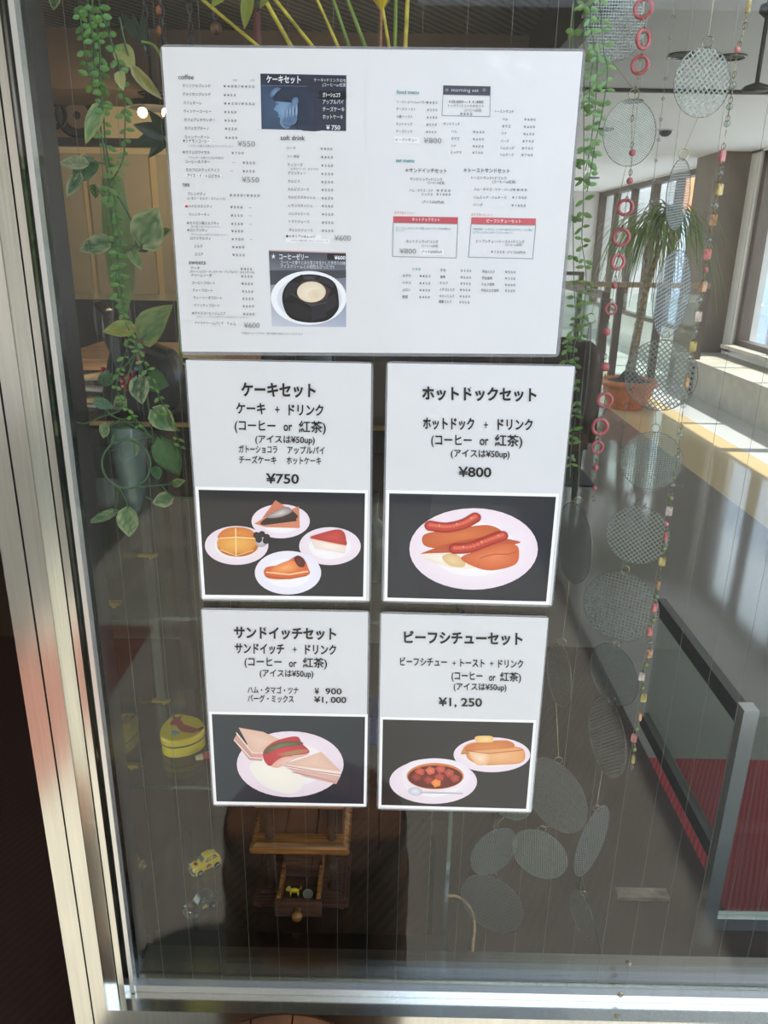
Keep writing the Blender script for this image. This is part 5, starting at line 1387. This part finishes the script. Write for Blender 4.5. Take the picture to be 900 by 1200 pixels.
slat((88, 444), (190, 434), .006, .016, 'back_slat', M['wood_l']); slat((88, 455), (190, 464), .004, .006, 'back_slat', M['bench'])
slat((86, 470), (190, 468), .005, .008, 'seat_rail', M['wood_l']); slat((90, 475), (190, 480), .003, .006, 'seat_rail', M['bench'])
pL, pR = P(188, 450, DS), P(222, 450, DS)
for x in (pL.x, pR.x): obj('leg', bx(x, x + .03, DS - .005, DS + .035, .006, P(100, 425, DS).z), M['wood_dd'], e)
obj('seat', bx(P(100, 480, DS).x, pR.x + .03, DS + .0, DS + .34, P(100, 486, DS).z - .03, P(100, 486, DS).z), M['wains'], e)
for x in (P(100, 480, DS).x, pR.x): obj('leg', bx(x, x + .03, DS + .3, DS + .33, .006, P(100, 486, DS).z - .03), M['wood_dd'], e)

# loudspeaker on the wall
p = P(79, 134, ZB - .08); sw, sh_ = .31, .27
e = thing('wall_speaker', 'dark loudspeaker with two round cones set in the cafe wall', 'speaker', (p.x, ZB - .06, p.z))
obj('cabinet', bx(p.x - sw / 2, p.x + sw / 2, ZB - .03, ZB - .001, p.z - sh_ / 2, p.z + sh_ / 2), M['beam'], e)
for x, r in ((64, .085), (90, .135)):
    c = P(x, 135, ZB - .03)
    obj('cone', lathe(NB(), [(r, 0), (r, .012), (r * .92, .016), (r * .8, .004), (r * .35, -.004), (0, .004)], (c.x, ZB - .03, c.z), 28, Matrix.Rotation(PI / 2, 3, 'X')), M['black'], e, smooth=True)
# lamp with two bulbs
p = P(180, 132, 4.6)
e = thing('pendant_lamp', 'dark iron pendant lamp with lit bulbs by the price list edge', 'lamp', p)
bm = NB(); lathe(bm, [(.02, .14), (.035, .10), (.05, .06), (.13, .05), (.14, .02), (.12, .03), (0, .05)], p, 20); tube(bm, [p + Vector((0, 0, .14)), (p.x, p.y, 2.56)], .008, 6)
tube(bm, ringpts(p + Vector((0, 0, .09)), .07, (0, 0, 1), 20), .006, 6, closed=True)
obj('lamp_frame', bm, M['dark'], e)
for dx in (-.06, .07):
    obj('bulb', sphere(NB(), p + Vector((dx, 0, .0)), .026), M['bulb'], e, smooth=True)
ld = bpy.data.lights.new('lamp_light', 'POINT'); ld.energy = 14; ld.color = (1, .82, .55); ld.shadow_soft_size = .05
lo = bpy.data.objects.new('lamp_light', ld); C.objects.link(lo); lo.location = p + Vector((0, -.05, -.08))

# ------------------------------------------------------------------ hall: palm in a pot, rail, glass barrier, ceiling fittings
pc = Z(738, 483, 0); pcy = pc.y + .20
PX = pc.x + .02
palm = thing('potted_palm', 'ponytail palm in a ribbed terracotta bowl on the sunlit hall floor', 'potted plant', (PX, pcy, 0))
R0 = .245
bm = NB(); prof = [(.145, 0), (.16, .015), (.205, .10), (.232, .19), (.238, .215), (.262, .225), (.262, .275), (.245, .278), (.232, .24), (0, .235)]
lathe(bm, prof, (PX, pcy, 0), 96)
for v in bm.verts:
    d = Vector((v.co.x - PX, v.co.y - pcy, 0))
    if .01 < v.co.z < .21 and d.length > .14:
        a = math.atan2(d.y, d.x); k = 1 - .022 * (1 - abs(math.sin(a * 16))) ; v.co.x = PX + d.x * k; v.co.y = pcy + d.y * k
obj('bowl', bm, M['terracotta'], palm, smooth=True)
obj('soil', lathe(NB(), [(.232, .24), (.19, .262), (0, .28)], (PX, pcy, 0), 32), M['soil'], palm, smooth=True)
tk = [Vector((PX, pcy, .25)), P(738, 440, pcy), P(745, 400, pcy), P(752, 365, pcy), P(757, 340, pcy), P(764, 318, pcy), P(770, 300, pcy)]
bm = NB(); tube(bm, catmull([tk[0] + Vector((0, 0, -.01)), tk[0] + Vector((0, 0, .1))], 3), .13, 14, .06); obj('swollen_foot', bm, M['soil'], palm, smooth=True)
bm = NB(); tube(bm, catmull(tk, 5), .05, 10, .022); obj('trunk', bm, M['bark'], palm, smooth=True)
bm = NB(); tube(bm, catmull([tk[4], P(755, 322, pcy), P(757, 300, pcy), P(759, 282, pcy)], 4), .022, 8, .014); obj('trunk', bm, M['bark'], palm, smooth=True)
lb, L = newcol()


def blade(c, dirv, ln, droop, w):
    pts = []; n = 9
    for i in range(n):
        u = i / (n - 1); pts.append(c + dirv * ln * u * (1 - .25 * u) + Vector((0, 0, ln * (.35 * u - droop * u * u))))
    s = dirv.cross(Vector((0, 0, 1))).normalized(); rows = []
    cc = random.choice(((88, 112, 44), (104, 128, 54), (70, 96, 40), (120, 140, 70)))
    for i, p in enumerate(pts):
        ww = w * (1 - (i / n) ** 2 * .9); r_ = []
        for k in (-1, 1):
            v = lb.verts.new(p + s * ww * k); v[L] = lin(cc); r_.append(v)
        rows.append(r_)
    for a, b in zip(rows, rows[1:]): lb.faces.new((a[0], a[1], b[1], b[0])).smooth = True


for cpos, cnt, rl in ((P(770, 262, pcy), 90, .85), (P(786, 250, pcy), 70, .8), (P(757, 275, pcy), 34, .5)):
    for i in range(cnt):
        a = random.uniform(0, 2 * PI); el = random.uniform(-.1, .9); d = Vector((math.cos(a), math.sin(a) * .8, el * .5)).normalized()
        blade(cpos, d, rl * random.uniform(.6, 1.15), random.uniform(.8, 1.35), .009)
tube_c = NB(); tube(tube_c, catmull([tk[5], tk[6], P(770, 262, pcy)], 4), .02, 8, .016); tube(tube_c, catmull([tk[6], P(780, 275, pcy), P(786, 250, pcy)], 4), .018, 8, .012)
obj('branches', tube_c, M['bark'], palm); obj('grassy_leaves', lb, M['leaf'], palm)

# stair rail behind the palm
RY = pcy + .8
xl_, xr_ = P(697, 470, 6.2).x, P(808, 470, RY).x
HW = mat('handrail_wood', (150, 124, 96), .4)
rl = thing('stair_rail', 'bronze stair rail with glass panels and a wooden handrail behind the potted palm', 'railing', (xr_, RY, 0), 'stair rails in the hall')
zh = P(760, 331, RY).z - .05
obj('handrail', bx(xl_ + .06, xr_ + .03, RY - .03, RY + .03, zh, zh + .05), HW, rl)
for x in (xr_, (xl_ + xr_) / 2 - .1, (xl_ + xr_) / 2 + .32): obj('post', bx(x - .035, x + .035, RY - .025, RY + .025, 0, zh), M['brownmetal'], rl)
obj('glass_panel', bx(xl_ + .07, xr_ - .05, RY - .005, RY + .005, .1, zh - .06), M['shelf'], rl)
rl = thing('stair_rail', 'bronze stair rail running into depth between the ring string and the potted palm', 'railing', (xl_, 6.2, 0), 'stair rails in the hall')
obj('handrail', bx(xl_ - .03, xl_ + .03, 6.2, RY + .03, zh, zh + .05), M['brownmetal'], rl)
for y in (6.2, RY): obj('post', bx(xl_ - .035, xl_ + .035, y - .025, y + .025, 0, zh), M['brownmetal'], rl)
obj('glass_panel', bx(xl_ - .005, xl_ + .005, 6.25, RY - .05, .1, zh - .06), M['shelf'], rl)
rl = thing('stair_rail', 'far bronze stair rail a little higher than the wooden handrail, beside the price list edge', 'railing', (xl_, RY + .9, 0), 'stair rails in the hall')
obj('top_bar', bx(xl_ - .5, xl_ + .5, RY + .9, RY + .95, 1.16, 1.2), M['brownmetal'], rl)
obj('post', bx(xl_ - .5, xl_ - .45, RY + .9, RY + .95, 0, 1.16), M['brownmetal'], rl); obj('post', bx(xl_ + .45, xl_ + .5, RY + .9, RY + .95, 0, 1.16), M['brownmetal'], rl)
# brown chair by the hall edge
q_ = P(660, 430, 4.7)
e = thing('armchair', 'dark brown rounded armchair half hidden behind the hot dog menu corner', 'chair', (q_.x - .1, 4.7, 0))
bm = NB(); n = 18
for s0, s1, zz0, zz1 in ((1, 1, .40, .92),):
    ri = []; 
    for z in (.30, .5, .7, .85, .92): ri.append([(q_.x - .12 + (.36 - .08 * (z > .85)) * math.cos(PI * (i / n)) , 4.7 + .34 * math.sin(PI * i / n), z) for i in range(n + 1)])
    vo = [[bm.verts.new(p) for p in r_] for r_ in ri]; vi = [[bm.verts.new((q_.x - .12 + (x - q_.x + .12) * .75, 4.7 + (y - 4.7) * .75, z)) for x, y, z in r_] for r_ in ri]
    for A_, B_ in zip(vo, vo[1:]):
        for i in range(n): bm.faces.new((A_[i], A_[i + 1], B_[i + 1], B_[i]))
    for A_, B_ in zip(vi, vi[1:]):
        for i in range(n): bm.faces.new((A_[i + 1], A_[i], B_[i], B_[i + 1]))
    for i in range(n): bm.faces.new((vo[-1][i], vo[-1][i + 1], vi[-1][i + 1], vi[-1][i])); bm.faces.new((vo[0][i + 1], vo[0][i], vi[0][i], vi[0][i + 1]))
    for i in (0, n):
        for k in range(4): bm.faces.new((vo[k][i], vo[k + 1][i], vi[k + 1][i], vi[k][i]))
obj('backrest', bm, M['chair'], e, smooth=True)
obj('seat', bx(q_.x - .38, q_.x + .14, 4.45, 4.9, .28, .45), M['chair'], e, bevel=.03)
for x in (q_.x - .36, q_.x + .09):
    for y in (4.48, 4.92): obj('leg', lathe(NB(), [(.018, 0), (.025, .30)], (x, y, 0), 10), M['dark'], e)
# black floor mat
a_, b_ = Z(698, 570, .004), Z(664, 532, .004)
e = obj('floor_mat', bx(a_.x - 1.3, a_.x, a_.y, b_.y + .1, .0005, .008), M['mat_b']); tag(e, 'black rubber edged mat on the polished hall floor beside the menus', 'mat')

# low glass barrier with steel post
pb = Z(822, 1105, 0); pt_ = pb.copy(); ztop = EYE.z + ray(878, 828).z * (pb.y / ray(878, 828).y)
bar = thing('glass_barrier', 'low glass barrier with a square chrome post and top rail on the red carpet', 'barrier', (pb.x, pb.y, .006))
w_ = .015
obj('post', bx(pb.x - w_, pb.x + w_, pb.y - w_, pb.y + w_, .006, ztop), M['chrome'], bar)
YB = 1.80
obj('top_rail', bx(pb.x - w_, pb.x + w_ * .4, pb.y + w_, YB, ztop - .045, ztop - .005), M['steel_dark'], bar)
obj('bottom_rail', bx(pb.x - w_, pb.x + w_ * .4, pb.y + w_, YB, .225, .262), M['steel_dark'], bar)
obj('glass_panel', bx(pb.x - .005, pb.x + .003, pb.y + w_, YB, .262, ztop - .045), M['shelf'], bar)
zr0, zr1 = EYE.z + ray(865, 1086).z * (pb.y / ray(865, 1086).y), EYE.z + ray(865, 1073).z * (pb.y / ray(865, 1073).y)
obj('front_rail', bx(pb.x + w_, 1.5, pb.y - .01, pb.y + .012, zr0, zr1), M['chrome'], bar)
obj('front_glass', bx(pb.x + w_, 1.5, pb.y - .004, pb.y + .004, zr1, ztop - .02), M['shelf'], bar)
p = Z(740, 935, .006)
e = obj('door_threshold', bx(P(722, 1058, 1.42).x, P(782, 1058, 1.42).x, 1.41, 1.44, .0065, .016), M['bark']); tag(e, 'short beige wooden strip on the carpet beside the glass barrier', 'threshold')
bm = NB(); tube(bm, catmull([Z(x, y, .010) for x, y in ((524, 1050), (538, 1052), (552, 1066), (556, 1085), (554, 1110), (553, 1150))], 5), .0035, 6); tag(obj('power_cord', bm, M['wood_l']), 'beige cord looping on the carpet under the mesh discs', 'cord')
bm = NB(); tube(bm, catmull([Z(x, y, .009) for x, y in ((680, 1025), (690, 1060), (700, 1095), (706, 1125))], 5), .0025, 6); tag(obj('power_cord', bm, M['black']), 'thin black cord on the carpet beside the glass barrier', 'cord')

# ceiling fittings
for px, py, r, lab in ((800, 65, .076, 'dark round downlight in the grey ceiling, nearest the mesh discs'), (858, 67, .076, 'dark round downlight in the grey ceiling, nearest the pendant stem'), (708, 151, .08, 'small dark downlight on the white ceiling beside the vine'), (742, 118, .07, 'faint round vent on the white ceiling under the ceiling joint'), (693, 208, .12, 'flat round fitting at the far end of the white ceiling')):
    p = Z(px, py, 2.42); zc = 2.425 if p.y < 5.6 else 2.42
    e = thing('downlight', lab, 'downlight', (p.x, p.y, zc), 'ceiling fittings of the hall')
    obj('trim_ring', lathe(NB(), [(r, 0), (r, -.008), (r * .86, -.012), (r * .8, -.004), (r * .8, 0)], (p.x, p.y, zc), 28), M['steel_dark'], e)
    bm = NB(); lathe(bm, [(r * .8, -.003), (r * .5, -.006), (0, -.006)], (p.x, p.y, zc), 24); obj('reflector', bm, M['dark'], e)
p = Z(780, 152, 2.42); e = thing('smoke_detector', 'small dark dome detector on the white ceiling', 'detector', (p.x, p.y, 2.42))
obj('dome', lathe(NB(), [(.055, 0), (.05, -.03), (.03, -.05), (0, -.055)], (p.x, p.y, 2.42), 20), M['dark'], e, smooth=True)
obj('base_ring', lathe(NB(), [(.065, 0), (.065, -.008), (.05, -.01)], (p.x, p.y, 2.42), 20), M['ceil_g'], e)
DP2 = 2.3
a, b = P(886, 104, DP2), P(896, 12, DP2)
e = thing('pendant_lamp', 'slim dark pendant with a flat disc hanging in the hall near the downlights', 'lamp', a)
bm = NB(); tube(bm, [a, (a.x, a.y, 2.425)], .006, 8); obj('stem', bm, M['dark'], e)
obj('disc_shade', lathe(NB(), [(0, -.006), (.034, -.006), (.036, 0), (.03, .006), (.008, .014), (0, .014)], a, 24), M['dark'], e, smooth=True)
obj('collar', lathe(NB(), [(0, .02), (.02, .012), (.022, -.004), (.006, -.018), (0, -.018)], (a.x, a.y, b.z), 16), M['dark'], e, smooth=True)
